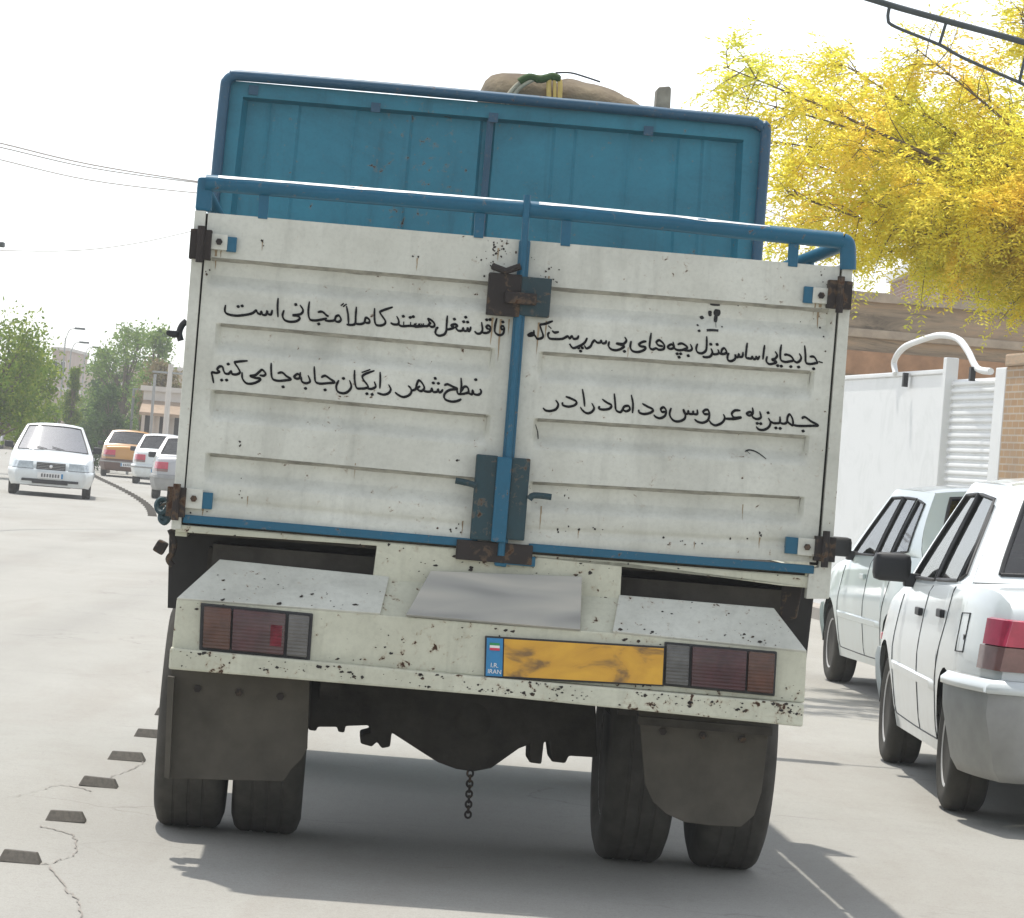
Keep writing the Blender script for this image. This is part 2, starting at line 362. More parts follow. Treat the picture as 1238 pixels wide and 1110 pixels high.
pr = top_ + bot_[::-1]; m.grid([[(x, -.16 + .02*noise.noise(Vector((x*4, 0, 7))), z) for x, z in bot_], [(x, -.17 + .03*noise.noise(Vector((x*4, 1, 7))), z) for x, z in top_], [(x, .5, z) for x, z in top_], [(x, .5, ztop-.15) for x, z in top_]]); m.build('coping', M['ledge'], bl_)
m = MB(); m.box(.2, 14, -.06, 0.0, ztop-1.12, ztop-.80); m.build('clay_band', M['clay'], bl_)
b2 = at(1138, 340, 58); h2 = at(1200, 318, 58).z
bb = thing('brick_house', 'taller red brick house with pale window surrounds seen through the yellow leaves', 'house', (b2.x, 58, 0), 0)
m = MB(); m.box(0, 12, 0, 8, 0, h2); m.build('wall', M['brick_red'], bb)
m = MB(); m.box(-.1, 12.1, -.12, 8, h2, h2+.18); m.build('coping', M['panel_white'], bb)
for k in range(3):
    m = MB(); m.box(.9+k*2.4, 2.3+k*2.4, -.05, .0, h2-1.5, h2-.3); wn = m.build('window', M['panel_white'], bb)
    m = MB(); m.box(1.0+k*2.4, 2.2+k*2.4, -.06, -.052, h2-1.4, h2-.4); m.build('pane', M['dark'], wn)

# ------------------------------------------------------------------ trees
def leafmat(name, cols, trans=.45, patch=None):
    t = NT(name); gi = t.n('ShaderNodeNewGeometry'); r_ = gi.outputs['Random Per Island']
    c = t.ramp(r_, [(i/(len(cols)-1), c_) for i, c_ in enumerate(cols)]); big = t.mask(t.noise(1.3, 3), .35, .65)
    c = t.mix(t.math('MULTIPLY', big, .12), c, tuple(x*.62 for x in cols[0]) + (1,))
    if patch: c = t.mix(t.math('MULTIPLY', t.mask(t.noise(1.1, 4, .6, None, .4), .48, .62), .75), c, patch[0]); c = t.mix(t.math('MULTIPLY', t.mask(t.noise(.8, 3, .5, t.scaled((1, 1, 1), (1, 2, 0))), .52, .64), .6), c, patch[1])
    d = t.n('ShaderNodeBsdfDiffuse'); tr = t.n('ShaderNodeBsdfTranslucent'); t.l(c, d.inputs[0]); t.l(c, tr.inputs[0])
    mx = t.n('ShaderNodeMixShader'); mx.inputs[0].default_value = trans; t.l(d.outputs[0], mx.inputs[1]); t.l(tr.outputs[0], mx.inputs[2]); t.l(mx.outputs[0], t.out.inputs[0]); return t.m
M['leaf_yellow'] = leafmat('yellow_locust_leaf', [(.78, .70, .08), (.86, .74, .08), (.80, .76, .12), (.88, .78, .13), (.62, .66, .10)], .72, ((.86, .62, .10, 1), (.50, .60, .12, 1)))
M['leaf_green'] = leafmat('green_leaf', [(.11, .19, .025), (.19, .28, .04), (.30, .35, .055), (.13, .21, .035)], .5)
M['leaf_dark'] = leafmat('dark_conifer_leaf', [(.055, .105, .03), (.085, .15, .04), (.13, .19, .055)], .4)
M['leaf_grey'] = leafmat('grey_green_leaf', [(.14, .23, .05), (.20, .31, .075), (.28, .36, .10), (.13, .20, .05)], .5)
M['bark'] = plain('tree_bark', (.15, .115, .08), .95, 0, .35, 14, bump=.6)
def leaf(V, F, p, d, up, L, W_):
    s_ = d.cross(up); 
    if s_.length < 1e-4: s_ = Vector((1, 0, 0))
    s_ = s_.normalized()*W_*.5; n = len(V); m_ = p + d*(L*.5)
    V += [p, m_+s_, p + d*L, m_-s_]; F.append((n, n+1, n+2, n+3))
def rv(r): 
    while True:
        v = Vector((r.uniform(-1, 1), r.uniform(-1, 1), r.uniform(-1, 1)))
        if .05 < v.length < 1: return v.normalized()
# the yellow locust leaning over the pavement from outside the right edge
def locust():
    r = random.Random(21); base = Vector((4.95, 25.2, .13))
    T = thing('locust_tree', 'yellow leaved locust tree overhanging from the right above the gate', 'tree', base)
    fork = Vector((4.75, 25.3, 2.5)); tk = MB(); tk.tube(spline([base - Vector((0, 0, .2)), base + Vector((-.03, .02, .9)), fork], 5), [.17 - .05*i/10 for i in range(11)], 9)
    V, F = [], []
    tips = [((880,82),24.0),((905,120),24.6),((930,170),25.2),((1010,72),25.0),((1000,125),26.0),((1110,60),24.8),((1180,110),26.2),((1235,20),25.0),((1262,60),26.4),
            ((955,235),25.0),((1000,262),26.0),((1050,270),25.4),((1105,268),26.2),((1150,275),24.8),((1205,298),25.6),((1250,262),25.0),((1040,180),24.2),((1120,220),24.0),((1190,250),24.2),((1240,180),24.0),((1080,120),25.6),((1140,160),25.4),((1215,270),26.5),((1250,250),26.6),((950,285),26.2),((985,200),25.6),((1065,250),24.8),((1150,285),25.2),((1080,185),26.3),((1180,200),25.5)]
    ends = [at(u, v, Y) for (u, v), Y in tips]
    for k in range(9):                      # the rest of the crown, out of frame
        a = r.uniform(-1.2, 1.6); ends.append(Vector((5.9 + 1.9*math.cos(a)*r.uniform(.5, 1), 25.3 + 2.2*math.sin(a), r.uniform(3.2, 5.8))))
    def spray(p, d, n_pair, L):
        """a feathery compound leaf: small leaflets in pairs along a drooping stalk"""
        q = p.copy(); dd = d.normalized()
        for i in range(n_pair):
            dd = (dd + Vector((0, 0, -.10)) + rv(r)*.08).normalized(); q = q + dd*L/n_pair
            side = dd.cross(Vector((0, 0, 1)) + rv(r)*.5).normalized()
            for s_ in (-1, 1):
                ld = (side*s_ + dd*.55 + rv(r)*.25).normalized(); leaf(V, F, q, ld, rv(r), r.uniform(.030, .056), r.uniform(.011, .017))
    for e in ends:
        d = e - fork; mid1 = fork + d*.38 + Vector((0, 0, .32)) + rv(r)*.12; mid2 = fork + d*.72 + Vector((0, 0, .22)) + rv(r)*.10
        c = spline([fork, mid1, mid2, e], 7); n_ = len(c); tk.tube(c, [.030*(1-i/n_)**1.2 + .003 for i in range(n_)], 5)
        for i in range(4, n_):
            p = c[i]; f = i/n_; dirn = (c[i]-c[i-1]).normalized()
            for _ in range(3):
                sd = (dirn*r.uniform(.2, 1.0) + rv(r)*.9 + Vector((0, 0, -.05))).normalized(); ln = r.uniform(.18, .62)*(1.1-.55*f)
                tw = [p, p + sd*ln*.5 + rv(r)*.03, p + sd*ln + Vector((0, 0, -.05)) + rv(r)*.04]; tw = spline(tw, 3); tk.tube(tw, [.0035*(1-k/8)+.0010 for k in range(len(tw))], 4, False)
                for q in tw[1:]:
                    for _ in range(r.choice((1, 1, 2, 2))):
                        spray(q + rv(r)*.02, (sd + rv(r)*.9).normalized(), r.randint(6, 9), r.uniform(.14, .25))
    m = MB(); m.v = [tuple(v - base) for v in V]; m.f = F; m.build('crown', M['leaf_yellow'], T, recalc=False)
    tk.v = [tuple(Vector(v) - base) for v in tk.v]; tk.build('trunk', M['bark'], T, smooth=60)
locust()
def tree(base, h, w_, mat, label, name='street_tree', seed=1, kind='round', trunk=.28, group='trees up the street', nleaf=5200, ls=.16, clumps=34):
    r = random.Random(seed); T = thing(name, label, 'tree', base, 0, group); V, F = [], []; tk = MB()
    tk.tube([(0, 0, -.1), (.04, 0, h*.3), (0, .03, h*.62)], [.03*h*.8, .02*h, .008*h], 8)
    cs = []
    for k in range(clumps):
        if kind == 'cone':
            f = r.random()**.8; z = h*(trunk + (1-trunk)*f); rr = w_*.5*(1-f)**.8 + .06*w_; a = r.uniform(0, 2*PI); q = rr*r.random()**.5; cs.append((Vector((q*math.cos(a), q*math.sin(a), z)), w_*.13))
        elif kind == 'column':
            f = r.random(); z = h*(trunk + (1-trunk)*f); rr = w_*.5*math.sin(PI*min(.98, f*.86+.12))**.7; a = r.uniform(0, 2*PI); q = rr*r.random()**.5; cs.append((Vector((q*math.cos(a), q*math.sin(a), z)), w_*.15))
        else:
            d = rv(r); q = r.uniform(.45, 1.0); c0 = Vector((0, 0, h*(trunk + (1-trunk)*.5))); cs.append((c0 + Vector((d.x*w_*.5*q, d.y*w_*.5*q, d.z*h*(1-trunk)*.47*q)), w_*r.uniform(.10, .19)))
    for c, s_ in cs:
        z0 = min(max(c.z*.6, h*.2), h*.62); tk.tube([(0, 0, z0), tuple(Vector((0, 0, z0)).lerp(c, .6) + rv(r)*.05*w_), tuple(c)], [.008*h, .005*h, .002*h], 4, False)
        for _ in range(nleaf//clumps):
            g_ = Vector((r.gauss(0, s_*.62), r.gauss(0, s_*.62), r.gauss(0, s_*.52))); leaf(V, F, c + g_, rv(r), rv(r), ls*r.uniform(.6, 1.3), ls*.5)
    m = MB(); m.v = [tuple(v) for v in V]; m.f = F; m.build('crown', mat, T, recalc=False); tk.build('trunk', M['bark'], T, smooth=60)
    return T
def up(u, v, Y): p = at(u, v, Y); return Vector((p.x, Y, 0))
def ht(u, v, Y): return at(u, v, Y).z
tree(up(-6, 500, 88), ht(5, 378, 88), 3.2, M['leaf_green'], 'large green tree at the left edge with loose twigs reaching right', seed=3, trunk=.22, nleaf=9000, ls=.13, clumps=46)
tree(up(28, 500, 96), ht(30, 398, 96), 2.0, M['leaf_green'], 'lower yellow green tree just right of the large left edge tree', seed=5, trunk=.2, nleaf=5000, ls=.13)
tree(up(148, 500, 128), ht(150, 383, 128), 2.6, M['leaf_grey'], 'tall grey green poplar above the yellow taxi', seed=7, kind='column', trunk=.16, nleaf=7000, ls=.15, clumps=44)
tree(up(186, 500, 122), ht(186, 402, 122), 1.7, M['leaf_grey'], 'paler poplar between the tall poplar and the truck', seed=8, kind='column', trunk=.18, nleaf=5000, ls=.15, clumps=36)
tree(up(128, 500, 138), ht(128, 425, 138), 1.7, M['leaf_dark'], 'dark tree low behind the yellow taxi', seed=9, trunk=.12, nleaf=5000, ls=.15)
tree(up(118, 500, 142), ht(118, 425, 142), .9, M['leaf_dark'], 'thin dark pointed tree left of the tall poplar', seed=12, kind='cone', trunk=.15, nleaf=3000, ls=.14)
tree(up(86, 500, 118), ht(86, 448, 118), .85, M['leaf_green'], 'small green conifer above the roof of the oncoming saloon', seed=10, kind='cone', trunk=.05, nleaf=3600, ls=.12)
tree(up(136, 500, 116), ht(140, 455, 116), 1.3, M['leaf_dark'], 'clipped round dark tree right behind the taxi roof', seed=14, trunk=.1, nleaf=4600, ls=.12)
tree(up(48, 500, 150), ht(48, 478, 150), 2.4, M['leaf_green'], 'low green shrub along the left pavement behind the cars', name='shrub', seed=15, trunk=.05, nleaf=3200, ls=.14)

# ------------------------------------------------------------------ buildings up the street
M['plaster_pink'] = plain('pinkish_plaster', (.42, .33, .28), .9, 0, .1, 1.2); M['plaster_tan'] = plain('tan_plaster', (.46, .38, .28), .9, 0, .1, 1.2); M['plaster_pale'] = plain('pale_plaster', (.55, .52, .47), .9, 0, .1, 1.2)
M['galv'] = plain('galvanised_steel', (.30, .31, .30), .5, .4, .1, 5)
M['awning'] = plain('tan_awning', (.34, .25, .17), .8, 0, .15, 3)
def house(u0, u1, vtop, Y, mat, label, rows_=2, cols_=3, depth=9, rz=0, name='building', awn=False):
    a, b = at(u0, 500, Y), at(u1, 500, Y); h = at((u0+u1)/2, vtop, Y).z; W_ = b.x-a.x
    H = thing(name, label, 'building', (a.x, Y, 0), rz)
    m = MB(); m.box(0, W_, 0, depth, 0, h); m.build('wall', mat, H)
    m = MB(); m.box(-.1, W_+.1, -.12, depth, h, h+.16); m.build('parapet', M['plaster_pale'], H)
    for i in range(rows_):
        for j in range(cols_):
            w1 = W_/cols_; x = w1*(j+.5); z = (h-.3)*(i+.55)/rows_; hw_, hh = w1*.26, (h-.3)/rows_*.26
            m = MB(); m.box(x-hw_-.06, x+hw_+.06, -.05, -.002, z-hh-.06, z+hh+.06); f = m.build('window', M['plaster_pale'], H)
            m = MB(); m.box(x-hw_, x+hw_, -.06, -.051, z-hh, z+hh); m.build('pane', M['dark'], f)
    if awn:
        m = MB(); m.prism([(0, 0, 2.5), (0, -.9, 2.1), (0, -.9, 2.0), (0, 0, 2.38)], [(W_, 0, 2.5), (W_, -.9, 2.1), (W_, -.9, 2.0), (W_, 0, 2.38)]); m.build('awning', M['awning'], H)
    return H
house(58, 76, 423, 190, M['plaster_pink'], 'narrow pinkish tower block left of the street lamps', 3, 2)
house(20, 66, 470, 165, M['plaster_pink'], 'low pinkish wall of shops behind the oncoming saloon', 1, 4)
house(76, 120, 450, 210, M['plaster_tan'], 'tan building closing the street behind the small conifer', 2, 3)
house(-20, 30, 478, 178, M['plaster_tan'], 'tan shop behind the large green tree at far left', 1, 3)
house(140, 232, 446, 150, M['plaster_tan'], 'tan shop building behind the poplars beside the truck', 2, 4)
M['leaf_brown'] = leafmat('dry_brown_leaf', [(.24, .19, .10), (.32, .25, .14), (.20, .18, .08), (.28, .24, .12)], .4)
tree(up(190, 500, 116), ht(190, 428, 116), 1.5, M['leaf_brown'], 'dry brown tree in front of the tan shop near the truck post', seed=22, trunk=.3, nleaf=4200, ls=.13, clumps=30)
tree(up(172, 500, 119), ht(172, 452, 119), .9, M['leaf_grey'], 'narrow green tree between the poplar and the dry brown tree', seed=23, kind='column', trunk=.1, nleaf=2600, ls=.12, clumps=20)
tree(up(104, 500, 146), ht(104, 462, 146), 1.1, M['leaf_green'], 'small light green tree left of the thin pointed tree', seed=24, trunk=.15, nleaf=3200, ls=.13, clumps=24)
tree(up(118, 500, 120), ht(118, 486, 120), 1.5, M['leaf_dark'], 'low dark hedge plant just above the taxi and oncoming saloon', name='shrub', seed=25, trunk=.03, nleaf=3600, ls=.12, clumps=24)
tree(up(70, 500, 124), ht(70, 482, 124), 1.3, M['leaf_green'], 'low green shrub behind the roof of the oncoming saloon', name='shrub', seed=26, trunk=.03, nleaf=3000, ls=.12, clumps=24)
for u, v, Y, lb in ((160, 470, 116, 'thin pale pole behind the white queued saloon'), (184, 452, 110, 'thin pale pole beside the dry brown tree'), (92, 440, 160, 'thin dark pole right of the pinkish tower block'), (34, 470, 140, 'thin dark pole behind the large green tree')):
    T = thing('pole', lb, 'pole', up(u, 500, Y), 0, 'thin poles up the street'); m = MB(); m.tube([(0, 0, 0), (0, 0, ht(u, v, Y))], .05, 6); m.build('shaft', M['galv'] if 'pale' in lb else M['bark'], T)
house(172, 226, 474, 112, M['plaster_pale'], 'pale shop with a tan awning beside the truck post', 1, 3, depth=5, awn=True)
# ------------------------------------------------------------------ poles, lamps, wires
M['dkmetal'] = plain('dark_lamp_metal', (.055, .065, .065), .5, .3, .15, 8); M['wire'] = plain('overhead_wire', (.34, .30, .27), .7)
def lamp_post(u, vtop, Y, label, arm=.9, group='street lamps up the street', s_=1):
    b = up(u, 500, Y); h = ht(u, vtop, Y); T = thing('street_lamp', label, 'street lamp', b, 0, group)
    m = MB(); m.tube([(0, 0, 0), (0, 0, h*.92)], [.05, .03], 7); m.tube(spline([(0, 0, h*.9), (s_*arm*.3, 0, h*.98), (s_*arm, 0, h)], 5), .02, 6); m.build('pole', M['galv'], T, smooth=60)
    m = MB(); m.box(s_*arm-.14, s_*arm+.32, -.08, .08, h-.06, h+.03); m.build('lamp_head', M['dkmetal'], T, bevel=.02)
for a in ((72, 395, 150, 'street lamp left of the pair, above the pinkish tower block', .5), (80, 412, 165, 'street lamp second from left, right of the pinkish tower block', .5), (97, 418, 185, 'thin far street lamp between the tower block and the poplars', .5), (110, 424, 200, 'farthest street lamp, against the tall poplar', .5)): lamp_post(*a)
lamp_post(-56, 290, 60, 'street lamp whose head pokes in at the left edge', .32, group=None)
# utility poles beside the shops
for u, v0, Y, lb in ((178, 462, 118, 'pale utility pole in front of the shop with the awning'), (202, 440, 108, 'pale utility pole with crossarm nearest the truck post')):
    b = up(u, 500, Y); h = ht(u, v0, Y); T = thing('utility_pole', lb, 'pole', b, 0, 'utility poles by the shops'); m = MB(); m.tube([(0, 0, 0), (0, 0, h)], [.10, .075], 8); m.build('pole', M['plaster_pale'], T, smooth=60)
    m = MB(); m.box(-.55, .55, -.03, .03, h-.30, h-.24); m.build('crossarm', M['galv'], T)
def wire(px, Y0, Y1, label, r=.012, sag=0):
    n_ = len(px); pts = [at(u, v, Y0 + (Y1-Y0)*i/(n_-1)) for i, (u, v) in enumerate(px)]; o = pts[0].copy(); m = MB(); m.tube([p-o for p in spline(pts, 6)], r, 5); ob = m.build('overhead_wire', M['wire'], None, smooth=60); ob.location = o
    tag(ob, label, 'wire', 'overhead wires')
wire([(-60,160),(0,173),(110,199),(236,219),(330,229)], 45, 60, 'uppermost overhead wire running left from the truck rail', .011)
wire([(-60,166),(0,178),(110,203),(236,220.5),(330,229.5)], 45, 60, 'second overhead wire just beneath the uppermost one', .009)
wire([(-60,178),(0,193),(110,218),(236,233),(330,238)], 45, 60, 'third overhead wire ending at the truck corner post', .009)
wire([(-60,301),(0,303),(90,303),(160,295),(226,281),(330,255)], 60, 75, 'lowest overhead wire sagging at mid height left of the truck', .009)
wire([(880,225),(925,252),(975,275),(1020,292)], 50, 46, 'short overhead wire dipping behind the right end of the truck rail', .010)
# bracket arm of a lamp standing beyond the right edge
lb = gnd(1330, 820); A0 = 20.0; lb = Vector((at(1330, 500, A0).x, A0, 0))
T = thing('street_lamp', 'dark tubular lamp bracket reaching in at the top right corner', 'street lamp', lb)
f_ = lambda u, v: at(u, v, A0) - lb
hp_ = at(1330, 84, A0).z
m = MB(); m.tube([(0, 0, 0), (0, 0, hp_)], [.09, .06], 10); m.build('pole', M['dkmetal'], T, smooth=60)
m = MB(); m.tube(spline([f_(*p) for p in ((900,-52),(1050,-2),(1140,24),(1238,51),(1328,80))], 5), .019, 8); m.build('upper_tube', M['dkmetal'], T, smooth=60)
m = MB(); m.tube(spline([f_(*p) for p in ((1076,7),(1074,22),(1082,32),(1136,54),(1165,70),(1238,102),(1330,142))], 5), .010, 8); m.build('lower_tube', M['dkmetal'], T, smooth=60)
m = MB(); m.tube([f_(1144,28), f_(1136,54)], .010, 6); m.build('strut', M['dkmetal'], T, smooth=60); m = MB(); m.tube([f_(1243,54), f_(1233,98)], .010, 6); m.build('strut', M['dkmetal'], T, smooth=60)
m = MB(); q = f_(890,-56); m.box(q.x-.5, q.x+.06, -.1, .1, q.z-.06, q.z+.05); m.build('lamp_head', M['dkmetal'], T, bevel=.03)
# ------------------------------------------------------------------ the truck
PSI = R(3.0); TY = 12.07
TX = at(612, 600, TY).x
CP, SP = math.cos(PSI), math.sin(PSI)
def tl(u, v, yl=0.0):
    """photo measurement on the truck's plane yl metres ahead of its tailgate -> truck coordinates"""
    a, b = ray(u, v)
    Y = (yl + TY*CP - TX*SP) / (CP - a*SP)
    return Vector(((Y*a - TX)*CP + (Y - TY)*SP, yl, EYE + Y*b))
def tpoly(px, y): return [tl(u, v, y) for u, v in px]
def slab(mb, px, y0, y1):
    f = tpoly(px, y0); return mb.prism(f, [(p.x, y1, p.z) for p in f])
def sheet(mb, px, ys, th=.012):
    """plate through pixels each at its own depth"""
    f = [tl(u, v, y) for (u, v), y in zip(px, ys)]
    n = (f[1]-f[0]).cross(f[-1]-f[0]).normalized()
    if n.y < 0: n = -n
    return mb.prism(f, [p + n*th for p in f])
truck = thing('cargo_truck', 'old white and blue cargo truck with black Persian lettering across its rear doors', 'truck', (TX, TY, 0), PSI)

M['rust_run'] = plain('faded_rust_run', (.30, .225, .14), .9, 0, .25, 30)
RUNS = [(262,300,26,3.5),(268,299,14,2),(596,384,34,3),(606,386,52,3.2),(616,386,20,2),(652,390,40,3),(661,388,24,2.2),(246,612,12,3),(992,368,30,3.5),(986,366,16,2),(980,668,8,2),(603,300,16,2.4),(598,318,12,2),(664,334,18,2.2),(656,340,12,1.6),(505,312,16,1.8),(318,290,14,1.6),(592,660,6,2),(560,630,18,2),(655,612,30,2),(700,640,12,1.6),(919,650,14,1.8),(840,655,10,1.4),(300,600,14,1.4),(430,560,20,1.2),(760,420,16,1.2),(900,610,20,1.3)]
M['recess_line'] = plain('recess_edge_grey', (.34, .33, .285), .95, 0, .4, 18)
# --- doors: pressed sheet with four recesses each
G_T = (.145, .357, .575, .782)
class Door:
    def __init__(s, c): s.tl, s.tr, s.br, s.bl = [Vector(p) for p in c]
    def px(s, a, b): return (s.tl*(1-a) + s.tr*a)*(1-b) + (s.bl*(1-a) + s.br*a)*b
    def inv(s, u, v):
        a = b = .5
        for _ in range(8):
            l, r_ = s.tl*(1-b)+s.bl*b, s.tr*(1-b)+s.br*b
            a = (u-l.x)/(r_.x-l.x)
            t, d = s.tl*(1-a)+s.tr*a, s.bl*(1-a)+s.br*a
            b = (v-t.y)/(d.y-t.y)
        return a, b
    def depth(s, a, b):
        d = 0
        for i, g in enumerate(G_T):
            e = .02 if i == 0 else .065
            ms = sm(e-.012, e+.006, a)*(1-sm(1-e-.006, 1-e+.012, a))
            mt = sm(g-.001, g+.007, b)*(1-sm(g+.050, g+.104, b))
            d = max(d, .036*ms*mt)
        dent = .004*noise.noise(Vector((a*3+s.tl.x, b*3, 1))) + .0025*noise.noise(Vector((a*9, b*9, 4+s.tl.x)))
        lip = .008*sm(.925, .935, b)*(1-sm(.945, .965, b))
        return d + lip + dent
    def p(s, a, b, off=0):
        q = s.px(a, b); v = tl(q.x, q.y, 0); v.y = s.depth(a, b) + off; return v
LD = Door(((252, 257), (629, 290), (603, 662), (222, 626)))
RD = Door(((642, 291), (1016, 323), (987, 680), (613, 662)))
def cols():
    s = {0, 1}
    for e in (.02, .065):
        for k in (-.012, -.006, 0, .006): s |= {e+k, 1-e-k}
    return sorted(s | {.1+.8*i/40 for i in range(41)})
def rows():
    s = {0, .93, .935, .945, .955, .965, 1}
    for g in G_T:
        s |= {g-.003, g-.001, g+.002, g+.005, g+.009, g+.03, g+.055, g+.060, g+.07, g+.08, g+.09, g+.102}
    return sorted(s | {i/50 for i in range(51)})
def make_door(D, extra):
    m = MB(); A, B = cols(), rows()
    P = [[D.p(a, b) for a in A] for b in B]
    m.grid(P)
    # returned edges all round
    loop = P[0] + [r[-1] for r in P[1:]] + P[-1][-2::-1] + [r[0] for r in P[-2:0:-1]]
    n = len(loop); m.add(loop + [(p.x, .045, p.z) for p in loop], [(i, n+i, n+(i+1) % n, (i+1) % n) for i in range(n)])
    m.add([(p.x, .045, p.z) for p in (P[0][0], P[0][-1], P[-1][-1], P[-1][0])], [(0, 1, 2, 3)])
    return m.build('cargo_door', M['door_white'], truck, smooth=40, extra=extra)
rngc = random.Random(4)
def chips(D, spots):
    mm = MB()
    for u, v, su, sv, n in spots:
        for _ in range(n):
            x, y = rngc.gauss(u, su), rngc.gauss(v, sv); r = rngc.uniform(.5, 1.7); k = rngc.randint(5, 8); a0 = rngc.uniform(0, 6)
            a, b = D.inv(x, y)
            if not (.005 < a < .995 and .005 < b < .995): continue
            mm.add([D.p(*D.inv(x + r*rngc.uniform(.5, 1.2)*math.cos(a0+2*PI*i/k), y + r*rngc.uniform(.4, 1.3)*math.sin(a0+2*PI*i/k)), -.0016) for i in range(k)], [tuple(range(k))])
    gm = MB()  # darker strips along each recess's top edge and right end
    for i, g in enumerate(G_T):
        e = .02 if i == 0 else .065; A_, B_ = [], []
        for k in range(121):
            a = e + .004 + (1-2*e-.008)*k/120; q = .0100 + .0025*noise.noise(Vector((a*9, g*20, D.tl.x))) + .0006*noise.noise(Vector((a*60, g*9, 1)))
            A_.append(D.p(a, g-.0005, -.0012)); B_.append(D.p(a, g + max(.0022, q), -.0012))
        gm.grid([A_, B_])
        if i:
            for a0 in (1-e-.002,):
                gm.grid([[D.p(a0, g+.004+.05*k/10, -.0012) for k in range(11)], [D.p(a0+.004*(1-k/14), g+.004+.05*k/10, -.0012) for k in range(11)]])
    rm = MB()                                          # thin rust runs below hinges, latches and chipped spots
    for u, v, L_, w_ in RUNS:
        a, b = D.inv(u, v)
        if not (.01 < a < .99 and .01 < b < .97): continue
        A_, B_ = [], []
        for k in range(9):
            f = k/8; x = u - .082*L_*f + .5*noise.noise(Vector((u, f*3, v))); y = v + L_*f; h_ = w_*(1-f)**.7*.5*(1+.4*noise.noise(Vector((f*7, u, 2))))
            A_.append(D.p(*D.inv(x-h_, y), -.0010)); B_.append(D.p(*D.inv(x+h_, y), -.0010))
        rm.grid([A_, B_])
    return [(mm, M['rusty']), (gm, M['recess_line']), (rm, M['rust_run'])]
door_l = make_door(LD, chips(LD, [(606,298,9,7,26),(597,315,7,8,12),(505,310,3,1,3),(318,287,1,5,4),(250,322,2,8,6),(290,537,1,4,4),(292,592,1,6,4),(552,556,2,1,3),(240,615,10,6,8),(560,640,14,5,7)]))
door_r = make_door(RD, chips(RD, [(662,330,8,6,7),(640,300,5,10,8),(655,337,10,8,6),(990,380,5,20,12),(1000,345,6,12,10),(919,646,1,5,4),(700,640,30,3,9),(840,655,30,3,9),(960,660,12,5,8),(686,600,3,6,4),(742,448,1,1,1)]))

def rail(px0, px1, w, y0, y1, name, mat, par):
    (u0, v0), (u1, v1) = px0, px1
    m = MB(); slab(m, [(u0, v0), (u1, v1), (u1-.08*w, v1+w), (u0-.08*w, v0+w)], y0, y1)
    return m.build(name, mat, par, bevel=.003)
rail((222, 622), (578, 652), 10, -.016, .02, 'bottom_channel', M['blue'], door_l)
rail((640, 657), (985, 684), 10, -.016, .02, 'bottom_channel', M['blue'], door_r)

